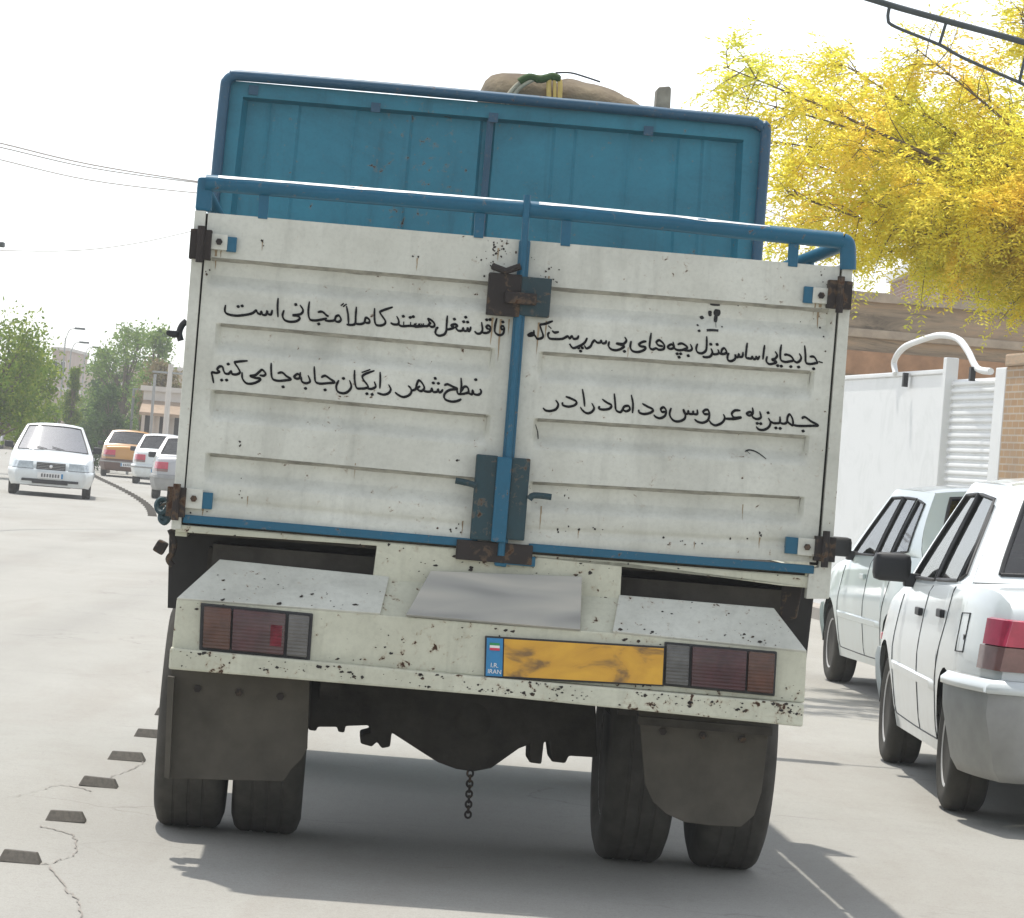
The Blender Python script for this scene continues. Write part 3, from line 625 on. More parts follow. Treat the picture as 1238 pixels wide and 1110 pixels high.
# --- hand-painted lettering, drawn stroke by stroke with a broad pen
Z = 1238/130
TXT_L = [
 (265, 345, [[(614,282),(600,335),(566,328),(556,296),(542,338),(505,338),(489,302),(477,332),(445,318),(428,290),(385,322),(300,342),(200,350),(112,335),(70,302),(76,225)],
   [(682,145),(675,250),(680,368)], [(932,225),(968,285),(940,332),(850,345),(900,352),(932,378),(895,412),(820,420),(758,400),(733,350),(750,285)],
   [(1042,185),(1030,300),(1045,388),(1105,405),(1180,395),(1245,380)], [(1137,310),(1190,305),(1238,345),(1266,358)]]),
 (385, 355, [[(75,310),(140,316),(188,305),(205,265),(240,254),(262,300),(232,326),(190,312)],
   [(326,142),(345,250),(350,352)], [(440,150),(432,260),(425,345),(380,362),(325,355)], [(425,345),(480,352),(530,335),(548,278),(588,300),(585,335),(540,335)],
   [(260,140),(295,112)], [(285,152),(328,120)], [(650,165),(648,280),(665,355),(720,368),(765,350),(770,310),(715,225),(735,198),(860,155)],
   [(903,258),(928,315),(918,352),(870,355),(832,335)], [(918,352),(965,376),(1050,372),(1140,376),(1245,370)], [(985,322),(984,372)], [(1065,328),(1062,372)], [(1128,338),(1122,374)], [(1172,342),(1168,372)], [(1214,342),(1212,372)]]),
 (500, 370, [[(20,200),(15,236),(60,238),(120,232),(165,230),(186,196),(170,150),(208,165),(242,202),(238,236),(206,240),(182,215),(206,190)], [(62,202),(60,236)], [(98,202),(96,234)],
   [(392,110),(385,200),(378,290),(350,330),(295,342),(256,316),(264,266),(288,244)], [(380,272),(430,265),(468,247),(436,226),(476,210),(506,224),(490,250),(520,285),(564,282),(575,255),(586,286),(618,282),(626,252),(636,290),(656,270),(660,236)],
   [(785,185),(796,270),(776,312),(735,318),(704,290)], [(790,305),(840,312),(880,290),(886,242),(856,225),(840,250),(878,272)],
   [(962,140),(940,230),(940,300),(985,336),(1030,322),(1046,270),(1038,235),(1014,236),(1012,264),(1042,274)]]),
 (250, 430, [[(82,318),(72,260),(62,195),(112,200),(150,185),(122,160),(152,125),(185,132),(196,170),(216,205),(256,208),(284,180),(296,212),(350,216),(385,190),(362,140),(326,85),(345,72),(475,60)],
   [(410,190),(415,265),(460,318),(530,322),(600,295),(620,265),(560,256),(505,235),(562,225),(610,186),(642,165),(680,205),(660,232),(610,225)],
   [(745,82),(745,180),(760,265),(820,290),(900,286),(972,272),(920,236),(870,195),(818,205)], [(1080,190),(1072,255),(1040,266),(1008,246),(1050,212),(1086,246),(1100,300),(1150,318),(1192,295),(1168,225)]]),
 (365, 435, [[(145,75),(150,170),(160,250),(210,275),(300,270),(380,260),(330,222),(270,185),(224,205)], [(428,235),(400,300),(412,362),(470,386),(530,370),(572,310),(550,235)],
   [(610,118),(610,230),(632,322),(690,332),(745,325),(762,300),(700,190),(840,125)], [(690,148),(792,112)], [(745,325),(800,336),(852,310),(835,250)], [(903,140),(906,230),(900,332)], [(1000,285),(1026,340),(1000,385),(940,402),(870,380)]]),
 (470, 440, [[(225,250),(255,280),(264,320),(235,362),(170,382),(110,356),(75,325)], [(262,308),(310,292),(326,235),(350,190),(390,225),(412,280),(375,314),(330,286),(366,255)],
   [(402,308),(440,320),(485,316),(500,284),(515,322),(560,320),(572,292),(582,326),(610,320),(624,290)],
   [(640,250),(680,235),(740,262),(792,288),(700,302),(645,350),(650,405),(720,434),(790,428),(840,405)], [(835,160),(840,260),(828,345)], [(790,292),(800,342),(860,346),(915,334),(960,352),(970,305),(986,346),(1030,356),(1060,340),(1066,310),(1050,288)], [(838,322),(870,266),(910,270),(922,320),(890,346)]]),
]
DOT_L = [(265,345,[(222,245),(268,238),(885,222),(1150,445)]), (385,355,[(980,262),(1060,275),(1095,266)]), (500,370,[(473,152),(603,130),(580,182),(625,186),(845,160),(884,158),(1030,185)]),
 (250,430,[(250,98),(175,282),(232,282),(882,360),(1140,378)]), (365,435,[(270,348),(482,215),(752,392),(812,400)]), (470,440,[(538,167),(516,220),(574,225),(1005,182)])]
TXT_R = [
 (630, 375, [[(150,230),(145,282),(110,296),(84,290),(130,264),(166,300),(190,330),(240,322),(256,290),(230,210),(225,170),(282,158),(370,125)],
   [(330,252),(312,282),(330,325),(400,334),(480,330),(540,302),(560,326),(590,300),(608,330),(650,325),(666,290)], [(315,180),(352,215)], [(360,235),(388,258),(440,250)],
   [(765,318),(730,380),(650,425),(600,436),(570,402),(565,385)], [(732,405),(755,440),(800,420),(826,372),(850,350),(880,374),(915,372),(925,350),(940,380),(975,378),(984,345)],
   [(1020,358),(1010,410),(1040,450),(1100,462),(1160,442),(1186,412),(1100,384),(1180,388),(1215,350),(1195,308)]]),
 (745, 385, [[(175,260),(165,330),(190,375),(250,388),(320,366),(340,332),(282,320),(265,298),(310,270),(352,266)],
   [(405,165),(392,260),(388,332),(420,358),(460,346),(500,362),(550,350),(552,300),(500,252),(465,276),(490,310),(542,322)],
   [(655,268),(668,330),(630,352),(594,330),(642,300),(680,350),(720,366),(770,362),(822,334),(762,290),(708,302)], [(770,364),(850,372),(876,345),(855,295)],
   [(1045,205),(1045,300),(1035,370),(990,402),(940,390),(924,345),(940,290)], [(1094,345),(1110,395),(1082,440),(1020,446),(998,432)], [(1105,412),(1160,412),(1184,395),(1172,355)], [(1184,398),(1250,404)]]),
 (870, 395, [[(-5,306),(45,316),(82,295),(60,250),(32,262),(20,302)], [(272,290),(265,342),(230,346),(225,315),(214,350),(190,346),(184,322),(180,370),(140,396),(100,386),(94,340),(110,300)],
   [(320,185),(310,270),(306,350),(340,366),(370,366),(380,345),(396,374),(420,366),(426,345),(440,374),(464,335)], [(520,210),(510,290),(500,380)],
   [(550,340),(540,395),(570,430),(620,426),(656,406),(604,380),(640,370),(664,330),(640,285)], [(712,205),(700,300),(706,380),(750,406),(800,402),(852,386),(820,340),(770,322),(744,330)],
   [(850,386),(890,412),(930,390),(940,350),(918,308)], [(980,215),(990,320),(996,410),(1040,430),(1100,422),(1126,410),(1090,350),(1038,345)], [(1140,402),(1190,416)]]),
 (650, 460, [[(210,225),(240,275),(216,330),(150,352),(95,345),(64,315)], [(325,185),(390,210),(450,245),(430,285),(360,302),(295,285),(290,250)], [(518,98),(535,200),(545,302)], [(625,260),(652,320),(622,365),(570,378),(520,345),(494,305)],
   [(745,215),(800,255),(852,285),(830,325),(760,336),(710,325),(716,295)], [(885,150),(895,260),(905,340),(950,366),(975,345),(1000,302),(1050,295),(1062,335),(1020,356),(985,336)], [(1080,165),(1100,270),(1094,378)]]),
 (765, 470, [[(110,170),(170,205),(236,240),(210,275),(140,292),(80,276),(70,240)], [(385,262),(342,268),(326,236),(358,214),(386,250),(375,310),(320,340),(270,326),(244,298)],
   [(745,238),(746,290),(705,290),(700,262),(690,290),(650,286),(644,256),(632,288),(596,280),(588,240),(608,290),(600,345),(540,376),(480,370),(440,330),(428,280),(446,220)],
   [(880,292),(832,292),(815,266),(840,244),(872,248),(886,300),(868,362),(810,392),(750,380),(714,350)], [(1045,292),(1062,340),(1030,392),(960,422),(910,402),(884,365)], [(1062,344),(1120,346),(1210,342)]]),
 (880, 475, [[(148,205),(85,203),(48,240),(75,285),(156,282),(80,302),(0,300),(-30,296)], [(285,168),(290,235),(250,262),(218,240),(266,222),(290,280),(340,302),(382,280),(368,212)],
   [(468,288),(492,340),(475,392),(420,426),(360,422),(328,388)], [(484,322),(520,346),(560,350),(600,340),(602,272)], [(600,340),(640,356),(680,340),(690,280),(714,248),(746,300),(750,372),(708,350),(682,320)], [(750,366),(800,380),(880,382),(960,380),(1042,375),(960,328),(890,280),(852,298)]]),
]
DOT_R = [(630,375,[(665,435),(708,435),(688,472),(1192,475)]), (745,385,[(705,408),(745,408),(727,447),(832,430),(1092,298),(1165,300)]), (870,395,[(670,450),(712,455),(822,460),(912,465),(1085,485)]),
 (880,475,[(340,352),(380,355),(465,230),(555,405),(604,410),(868,440)])]
def stroke(m, D, pts, wpx, taper=True, nib=R(62)):
    c = spline([Vector((x, y, 0)) for x, y in pts], 7); n = len(c); L, Rr = [], []
    for i, p in enumerate(c):
        d = c[min(i+1, n-1)] - c[max(i-1, 0)]
        if d.length < 1e-6: d = Vector((1, 0, 0))
        d.normalize(); ang = math.atan2(d.y, d.x)
        w_ = wpx*(.62 + .42*abs(math.sin(ang - nib)))
        if taper: w_ *= min(1, .55 + .5*min(i, n-1-i)/4)
        w_ *= 1 + .10*noise.noise(Vector((p.x*.5, p.y*.5, wpx)))
        q = Vector((-d.y, d.x, 0))*w_*.5
        L.append(p+q); Rr.append(p-q)
    rows_ = []
    for P in (L, Rr): rows_.append([D.p(*D.inv(p.x, p.y), -.0022) for p in P])
    m.grid(rows_)
def dot(m, D, u, v, r):
    # lozenge dot of the reed pen, slightly turned
    t = R(20 + 25*noise.noise(Vector((u, v, 0))))
    P = [(u + r*k*math.cos(t+a), v + r*k*math.sin(t+a)) for a, k in ((0, 1.15), (PI/4, .9), (PI/2, .95), (3*PI/4, .9), (PI, 1.15), (5*PI/4, .9), (3*PI/2, .95), (7*PI/4, .9))]
    m.add([D.p(*D.inv(*p), -.0026) for p in P], [tuple(range(8))])
def lettering(D, par, txt, dots):
  for lo, hi in ((0, 429), (429, 999)):
    m = MB()
    for ox, oy, st in txt:
        if not lo <= oy < hi: continue
        for s_ in st: stroke(m, D, [(ox + x/Z, oy + y/Z) for x, y in s_], 3.15)
    for ox, oy, ds in dots:
        if not lo <= oy < hi: continue
        for x, y in ds: dot(m, D, ox + x/Z, oy + y/Z, 2.1)
    m.build('lettering', M['ink'], par, recalc=False)
lettering(LD, door_l, TXT_L, DOT_L); lettering(RD, door_r, TXT_R, DOT_R)
m = MB()   # small worn marks: bars and blots above the upper line, two ticks below
def zz(ox, oy, pts): return [(ox + x/Z, oy + y/Z) for x, y in pts]
stroke(m, RD, zz(820, 350, [(385,158),(420,168),(495,168)]), 3.4, False)
stroke(m, RD, zz(820, 350, [(330,470),(400,468),(465,474)]), 3.2, False)
stroke(m, RD, zz(820, 350, [(382,240),(380,270),(385,305)]), 5.6)
stroke(m, RD, zz(820, 350, [(470,225),(462,265),(455,300)]), 9.5)
stroke(m, RD, zz(820, 350, [(455,280),(445,330),(438,375)]), 5)
stroke(m, RD, zz(820, 350, [(442,370),(440,440)]), 1.2)
for x, y, r in ((850,383.5,2.6),(844,393,1.4),(845.5,400,1.9),(873.5,395,1.1),(894,369,.9)): dot(m, RD, x, y, r)
m.build('painted_mark', M['ink_faded'], door_r, recalc=False); m = MB()
stroke(m, RD, [(648, 513), (651, 522), (651.5, 531)], 1.7); m.build('painted_mark', M['ink_faded'], door_r, recalc=False); m = MB(); stroke(m, RD, [(902, 546), (908, 544), (917, 547), (927, 555)], 1.8); stroke(m, RD, [(903, 544), (908, 549)], 1.4)
m.build('painted_mark', M['ink_faded'], door_r, recalc=False)
# --- frame posts, hinges, latches
def post(px, y0=-.012, y1=.05, name='corner_post', mat='door_white'):
    m = MB(); slab(m, px, y0, y1); return m.build(name, M[mat], truck, bevel=.004)
m = MB(); slab(m, [(246,258),(258,259),(228,638),(214,637)], .022, .05); m.build('door_jamb', M['dark'], truck); m = MB(); slab(m, [(1008,324),(1022,326),(994,684),(980,683)], .022, .05); m.build('door_jamb', M['dark'], truck)
post([(236, 254), (249.5, 255), (219, 640), (207, 640)])
post([(1019, 324), (1031.5, 326), (1003, 724), (975, 724), (979, 686), (990.5, 686)])
def hinge(parts, par):
    h = None
    for px, mat, y in parts:
        mm = MB(); slab(mm, px, y, .03); o = mm.build('hinge' if h is None else {'blue': 'strap_end', 'door_white': 'strap_plate'}.get(mat, 'knuckle'), M[mat], h or par, bevel=.003)
        if h is None: h = o
    return h
def quad(x0, y0, x1, y1, sl=.085): return [(x0, y0), (x1, y0+(x1-x0)*sl), (x1-(y1-y0)*.08, y1+(x1-x0)*sl), (x0-(y1-y0)*.08, y1)]
for pl in ([(quad(231,276,257,312),'rusty',-.045),(quad(256,282,276,301),'door_white',-.03),(quad(275,286,287,304),'blue',-.024)],
           [(quad(203,588,226,624),'rusty',-.045),(quad(225,590,246,614),'door_white',-.03),(quad(245,595,258,615),'blue',-.024)],
           [(quad(1003,338,1032,372),'rusty',-.045),(quad(984,347,1004,366),'door_white',-.03),(quad(973,346,985,366),'blue',-.024)],
           [(quad(987,648,1012,678),'rusty',-.045),(quad(966,650,988,671),'door_white',-.03),(quad(951,649,967,669),'blue',-.024)]):
    h = hinge(pl, truck); mm = MB()
    px = pl[1][0]; cx, cy = sum(p[0] for p in px)/4, sum(p[1] for p in px)/4
    c = tl(cx, cy, -.03); mm.lathe([(.012, -.008), (.012, .004)], Matrix.Translation((c.x, -.034, c.z)) @ Matrix.Rotation(PI/2, 4, 'Z'), 6)
    mm.build('bolt', M['rusty'], h)
    px = pl[0][0]; cx, cy = sum(p[0] for p in px)/4, sum(p[1] for p in px)/4; mm = MB()
    a, b = tl(cx+1.5, cy-22, -.05), tl(cx-1.5, cy+22, -.05); mm.tube([a, b], .013, 8); mm.build('pin', M['rusty'], h)
def locking_bar():
    m = MB(); slab(m, [(628.5,290),(642,291),(612.5,686),(598,684)], -.03, .03)
    b = m.build('locking_bar', M['blue'], truck, bevel=.006)
    m = MB(); m.tube([tl(638, 236, -.02), tl(634.5, 290, -.03), tl(606, 672, -.038)], .013, 10); m.build('rod', M['blue'], b, smooth=40)
    m = MB(); slab(m, quad(592,329,632,380), -.05, -.0); m.build('latch_plate', M['rusty'], b, bevel=.004)
    m = MB(); slab(m, quad(631,334,668,381), -.045, -.0); m.build('latch_plate', M['latch'], b, bevel=.004)
    m = MB(); slab(m, quad(612,352,650,366), -.085, -.04); m.build('latch_block', M['rusty'], b, bevel=.005)
    m = MB(); m.tube([tl(596,322,-.03), tl(612,328,-.055), tl(630,322,-.06)], .012, 8); m.build('latch_hook', M['rusty'], b, smooth=40)
    for x0, x1, mt in ((577, 603, 'latch'), (619, 642, 'latch')):
        m = MB(); slab(m, quad(x0, 549 if x0 < 600 else 553, x1, 652), -.05, -.0); m.build('latch_plate', M[mt], b, bevel=.005)
    m = MB(); slab(m, quad(602,552,620,655), -.065, -.0); m.build('latch_cover', M['blue'], b, bevel=.005)
    for p in ([(576,587),(566,584),(551,581)], [(640,604),(646,599),(667,601)]):
        m = MB(); m.tube(spline([tl(u, v, -.06) for u, v in p], 4), .011, 8); m.build('handle', M['latch'], b, smooth=40)
    m = MB(); slab(m, quad(553,652,645,676), -.035, .01); m.build('latch_foot', M['rusty'], b, bevel=.004)
    m = MB(); slab(m, quad(606,670,648,682), -.03, .01); m.build('latch_foot', M['blue'], b, bevel=.003)
locking_bar()

# --- rail across the top, corner posts of the rail, side rails
M['rail_glint'] = plain('painted_rail_highlight', (.72, .74, .74), .4, 0, .15, 30)
def rail_tube(name, pts, r, mat, par=None, glint_span=None):
    m = MB(); m.tube(pts, r, 16); ex = None
    if glint_span:                                        # pale strip paints the sun's highlight along the tube top
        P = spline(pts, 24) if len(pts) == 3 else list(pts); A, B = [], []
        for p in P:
            if p.x > glint_span[1] or p.x < glint_span[0]: continue
            n_ = noise.noise(Vector((p.x*9, r, 3))); wd = R(15 + 9*n_)*min(1, (glint_span[1]-p.x)*3 + .25); a0 = R(33 + 4*n_)
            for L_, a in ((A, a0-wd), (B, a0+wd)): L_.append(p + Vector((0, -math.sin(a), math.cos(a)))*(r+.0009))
        mb2 = MB(); mb2.grid([A, B]); ex = [(mb2, M['rail_glint'])]
    return m.build(name, M[mat], par or truck, smooth=50, extra=ex)
BED = 2.8
ra = [tl(u, v, .0) for u, v in ((249,221),(440,236.5),(640,253))]
rb = [tl(u, v, .0) for u, v in ((640,253),(800,268.5),(905,280),(1008,290),(1018,291.5),(1025,298),(1025.5,326))]
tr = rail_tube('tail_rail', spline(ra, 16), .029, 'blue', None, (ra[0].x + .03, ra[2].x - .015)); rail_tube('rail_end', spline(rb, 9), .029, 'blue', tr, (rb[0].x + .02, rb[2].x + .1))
lp = MB(); slab(lp, [(239.5,214),(258,214),(256,256),(236,254)], -.012, .03); lp.build('rail_stub', M['blue'], tr, bevel=.01)
for u0, v0, v1 in ((961, 288, 322), (686, 262, 297), (581, 252, 287), (320, 230, 264)):
    m = MB(); slab(m, [(u0-6, v0), (u0+6, v0+1), (u0+3.5, v1+1), (u0-8, v1)], -.006, .02); m.build('rail_post', M['blue'], tr, bevel=.002)
hwid = 1.115
zt = tl(612, 289).z; zr_ = tl(612, 250).z
for sx, xx in ((-1, tl(246, 230).x), (1, tl(1023, 300).x)):
    m = MB(); m.tube([(xx, .02, zr_ - .026), (xx*.99, BED, zr_ - .026)], .024, 10)
    for y in (.9, 1.8): m.tube([(xx, y, zt-.1), (xx, y, zr_-.02)], .016, 8)
    m.build('side_rail', M['blue'], truck, smooth=50)
    # pressed drop side
    P = []
    zb = tl(612, 660).z
    for k in range(121):
        b = k/120; d = 0
        for g in G_T: d = max(d, .02*sm(g, g+.01, b)*(1-sm(g+.06, g+.1, b)))
        z = zt + .022 + (zb-zt-.022)*b
        P.append([(xx + sx*(.01 - d), y, z) for y in (.05, .1, .5, 1, 1.5, 2, 2.5, BED)])
    m = MB(); m.grid(P); m.build('bed_side', M['door_white'], truck, smooth=40)
    m = MB(); m.box(min(xx, xx-sx*.04), max(xx, xx-sx*.04), .05, BED, zb-.06, zb); m.build('side_sill', M['cream'], truck)
    for y in (1.0, 1.9): m = MB(); m.box(xx+sx*.012, xx+sx*.035, y-.03, y+.03, zb-.05, zt+.02); m.build('stake_pocket', M['door_white'], truck)
m = MB(); m.box(-1.09, 1.09, .06, BED, zb-.05, zb); m.build('bed_floor', M['chassis'], truck)

# --- headboard at the front of the bed
def hb(u, v, d=0): return tl(u, v, BED+d)
def panel():
    """recessed teal sheet with shallow vertical ribs, in its own frame"""
    a, b, c, d = Vector((275.5,97)), Vector((921,153)), Vector((909,380)), Vector((249.5,330))
    def q(s, t): return (a*(1-s)+b*s)*(1-t) + (d*(1-s)+c*s)*t
    fr = .036
    S_ = sorted({0, fr-.004, fr+.006, 1-fr-.006, 1-fr+.004, 1} | {fr+.01+(1-2*fr-.02)*i/160 for i in range(161)})
    T_ = sorted({0, .078, .092, 1} | {.1+.9*i/12 for i in range(13)})
    ribs = (.085, .135, .245, .345, .475, .505, .62, .66, .755, .845, .90)
    P = []
    for t in T_:
        row = []
        for s in S_:
            p = q(s, t); v = hb(p.x, p.y, .0)
            ins = sm(fr-.004, fr+.006, s)*(1-sm(1-fr-.006, 1-fr+.004, s))*sm(.078, .092, t)
            rib = max([1-sm(.002, .007, abs(s-r_)) for r_ in ribs])
            v.y = BED + .055*ins - .012*rib*ins + .004*noise.noise(Vector((s*6, t*3, 2)))
            row.append(v)
        P.append(row)
    m = MB(); m.grid(P); o = m.build('headboard', M['teal'], truck, smooth=40)
    m = MB(); p0, p1 = q(.495, .085), q(.495, 1); m.tube([hb(p0.x, p0.y, .03), hb(p1.x, p1.y, .03)], .016, 6); m.build('seam_bar', M['hoop'], o)
    m = MB(); f = [hb(u, v, .075) for u, v in ((275.5,97),(921,153),(909,380),(249.5,330))]
    m.prism(f, [p + Vector((0, .02, 0)) for p in f]); m.build('back_sheet', M['teal'], o)
    m = MB()
    for s, t in ((.28,.075),(.5,.075),(.79,.075),(.05,.04)): p = q(s, t); k = hb(p.x, p.y, -.004); m = MB(); m.box(k.x-.02, k.x+.02, k.y-.008, k.y+.01, k.z-.02, k.z+.02); m.build('bracket', M['hoop'], o)
    return o
panel()
hp = [hb(u, v, -.03) for u, v in ((252,330),(262,212),(272,112),(275,98),(283,92.5),(299,92),(480,107),(700,127),(895,145.5),(913,149),(922,154.5),(926,165),(917,290),(908,400))]
m = MB(); m.tube(spline(hp, 9), .0235, 12); m.build('headboard_hoop', M['hoop'], truck, smooth=50)

# --- rear sill, bumper, lamps, plates
m = MB()
slab(m, [(214,634),(605,668),(990,698),(988,712),(944,708),(752,682),(752,690),(749,746),(448,722),(456,660),(213,643)], .0, .06)
sill_mb = m
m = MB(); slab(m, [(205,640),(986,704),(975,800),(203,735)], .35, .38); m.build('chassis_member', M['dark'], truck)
m = MB(); slab(m, [(946,702),(972,706),(964,748),(944,752),(942,730)], .1, .6); m.build('side_step', M['rusty'], truck, bevel=.01)
BY = -.14
bump = MB()
slab(bump, [(214,724),(460,743),(600,755),(744,765),(976,788),(973,850),(590,818),(208,786)], BY, .1)
def edge_chips(up_, lo, y, n, seed=3):
    r = random.Random(seed); mm = MB()
    for _ in range(n):
        f = r.random(); f = min(.995, f**.8); e = r.random(); e = e*e if r.random() < .5 else 1-e*e*.8
        if noise.noise(Vector((f*9, e*1.5, seed))) < .08 and r.random() < .85: continue
        def at_(P):
            x = P[0][0] + (P[-1][0]-P[0][0])*f; return interp(P, x)
        x = up_[0][0] + (up_[-1][0]-up_[0][0])*f; yy_ = at_(up_)*(1-e) + at_(lo)*e
        if not (at_(up_)+.8 < yy_ < at_(lo)-.8): continue
        R_ = r.choice((.4, .6, .8, 1.1, 1.6, 2.6)); k = r.randint(5, 9); a0 = r.uniform(0, 6)
        mm.add([tl(x + R_*r.uniform(.5, 1.5)*math.cos(a0+2*PI*i/k), yy_ + R_*r.uniform(.3, 1.0)*math.sin(a0+2*PI*i/k), y) for i in range(k)], [tuple(range(k))])
    return mm
def plate_chips(px, seed=8):
    r = random.Random(seed + int(px[0][0])); a, b, c, d = [tl(u, v, y) for (u, v), y in zip(px, (.0, .0, BY-.006, BY-.006))]; mm = MB()
    nrm = (b-a).cross(d-a).normalized(); nrm = nrm if nrm.y < 0 else -nrm
    for _ in range(130):
        s_, t_ = r.random(), 1-r.random()**3.2
        if noise.noise(Vector((s_*7, t_*3, seed))) < .02 and r.random() < .85: continue
        k = r.randint(5, 8); R_ = r.choice((.0015, .002, .003, .004, .007))*(.5+t_*.6); a0 = r.uniform(0, 6)
        if not (.02 < s_ < .98 and .03 < t_ < .97): continue
        p = (a*(1-s_)+b*s_)*(1-t_) + (d*(1-s_)+c*s_)*t_ + nrm*.0014; e1 = (b-a).normalized(); e2 = (d-a).normalized()
        mm.add([p + e1*R_*r.uniform(.5, 1.4)*math.cos(a0+2*PI*i/k) + e2*R_*r.uniform(.5, 1.2)*math.sin(a0+2*PI*i/k) for i in range(k)], [tuple(range(k))])
    return mm
sill = sill_mb.build('rear_sill', M['cream'], truck, bevel=.004, extra=[(edge_chips([(462,660),(749,684)], [(452,715),(749,742)], -.0015, 150, 9), M['rusty']), (edge_chips([(225,636),(605,669),(985,698)], [(222,645),(605,679),(985,711)], -.0015, 90, 6), M['rusty'])])
bumper = bump.build('bumper', M['cream'], truck, bevel=.006, extra=[(edge_chips([(215,726),(973,789)], [(207,782),(973,848)], BY-.0015, 300, 5), M['rusty'])])
m = MB(); slab(m, [(206,783),(590,819),(973,851),(971,879),(590,841),(204,809)], BY-.04, BY+.06)
m.build('bumper_lip', M['cream'], bumper, bevel=.008, extra=[(edge_chips([(206,784),(590,820),(973,852)], [(205,806),(590,838),(971,876)], BY-.0415, 700), M['rusty'])])
m = MB(); sheet(m, [(452,700),(752,724),(748,768),(452,744)], (.0, .0, BY+.004, BY+.004)); m.build('bumper_top', M['cream'], bumper)
for px in ([(266,676),(471,697),(460,741.5),(214,723)], [(749,719),(936,735),(976,787),(741,763)]):
    m = MB(); sheet(m, px, (.0, .0, BY-.006, BY-.006)); m.build('step_plate', M['door_white'], bumper, bevel=.003, extra=[(plate_chips(px), M['rusty'])])
m = MB(); sheet(m, [(521,690),(704,697),(702,761),(491,743)], (-.03, -.03, BY-.012, BY-.012))
t = NT('smeared_grey_plate'); s1 = t.noise(1.7, 2, .4, t.scaled((1, 1, 6)), .5)
c = t.ramp(s1, [(.28, (.17, .17, .155)), (.42, (.31, .305, .275)), (.60, (.44, .42, .36)), (.8, (.33, .32, .28))])
m.build('worn_sign_plate', t.pbr(c, .5), bumper, bevel=.003)
def inset(mb, px, y, d): slab(mb, px, y, y + d)
def lamp(px, segs):
    (a, b, c, d) = [Vector(p) for p in px]
    q = lambda s, t: (a*(1-s)+b*s)*(1-t) + (d*(1-s)+c*s)*t
    m = MB(); slab(m, [tuple(q(*st)) for st in ((0,0),(1,0),(1,1),(0,1))], BY-.012, BY+.01); L = m.build('tail_light', M['rubber'], truck, bevel=.004)
    for s0, s1, t0, t1, mt in segs:
        m = MB(); slab(m, [tuple(q(*st)) for st in ((s0,t0),(s1,t0),(s1,t1),(s0,t1))], BY-.03, BY-.008); m.build('lens', M[mt], L, bevel=.006, smooth=50)
lamp([(243,729),(379,742),(375,799),(241,786)], ((.03,.275,.06,.94,'amber'),(.29,.76,.06,.94,'red'),(.615,.75,.28,.80,'red_bright'),(.785,.97,.06,.94,'clear')))
lamp([(804,776),(940,788),(937,842),(802,829)], ((.02,.225,.05,.95,'clear'),(.25,.735,.05,.95,'red'),(.75,.985,.05,.95,'amber')))
m = MB(); slab(m, [(587,769),(805,782),(803,830),(586,819)], BY-.02, BY+.01); plate = m.build('licence_plate', M['rubber'], truck, bevel=.003)
t = NT('yellow_plate_smudged'); s1 = t.noise(6, 4, .55, t.scaled((1, 1, 2.2)), .5)
yc = t.ramp(s1, [(.36, (.20, .11, .03)), (.47, (.56, .29, .025)), (.7, (.66, .36, .03))])
m = MB(); slab(m, [(610,772.5),(803,784),(801,828),(609,817.5)], BY-.025, BY-.018); m.build('yellow_panel', t.pbr(yc, .45), plate)
m = MB(); slab(m, [(589,771),(608.5,772.3),(607.5,818),(587.5,817)], BY-.025, BY-.018); m.build('blue_band', M['plate_blue'], plate)
for i, mt in enumerate(('green', 'plate_white', 'red_bright')):
    m = MB(); slab(m, [(592.5,777+i*3),(604.5,777.8+i*3),(604.4,780.8+i*3),(592.4,780+i*3)], BY-.028, BY-.0255); m.build('flag_stripe', M[mt], plate)
def text_on(txt, u, v, hgt, y, mat, par, name='plate_text'):
    c = bpy.data.curves.new(name, 'FONT'); c.body = txt; c.size = hgt; c.align_x = 'CENTER'; c.extrude = .0006
    o = bpy.data.objects.new(name, c); COL.objects.link(o)
    dg = bpy.context.evaluated_depsgraph_get(); me = bpy.data.meshes.new_from_object(o.evaluated_get(dg)); bpy.data.objects.remove(o)
    p = tl(u, v, y); n = bpy.data.objects.new(name, me); COL.objects.link(n); n.parent = par
    me.materials.clear(); me.materials.append(mat)
    n.matrix_local = Matrix.Translation(p) @ Matrix.Rotation(PI/2, 4, 'X')
    return n
text_on('I.R.', 598, 807, .022, BY-.0262, M['plate_white'], plate); text_on('IRAN', 598, 814.5, .021, BY-.0262, M['plate_white'], plate)

# --- running gear
AX = 1.12                                      # rear axle, ahead of the tailgate
def tyre_prof(r, w_):
    h = w_/2; return [(r*.60, -h*.80), (r*.72, -h*.98), (r*.86, -h), (r*.955, -h*.90), (r*.985, -h*.80), (r, -h*.70),
      (r, -h*.46), (r-.003, -h*.44), (r-.003, -h*.38), (r, -h*.36), (r, -h*.05), (r-.003, -h*.03), (r-.003, h*.03), (r, h*.05), (r, h*.36), (r-.003, h*.38), (r-.003, h*.44), (r, h*.46),
      (r, h*.70), (r*.985, h*.80), (r*.955, h*.90), (r*.86, h), (r*.72, h*.98), (r*.60, h*.80)]
WR = .43
def truck_wheel(x, y, side, w_=.245):
    wv = sub('wheel', truck); wv.location = (x, y, WR)
    m = MB(); m.lathe(tyre_prof(WR, w_), Matrix.Identity(4), 48); m.build('tyre', M['tyre'], wv, smooth=45)
    m = MB(); o = side*w_*.5
    m.lathe([(.03, o*.2), (.12, o*.2), (.13, o*.35), (.2, o*.15), (WR*.58, o*.55), (WR*.63, o*.85), (WR*.62, -o*.8), (.03, -o*.3)], Matrix.Identity(4), 32)
    m.build('rim', M['rim'], wv, smooth=40)
ls = [tl(u, 990, AX).x for u in (229, 322)]; rs_ = [tl(u, 1040, AX).x for u in (757, 872)]
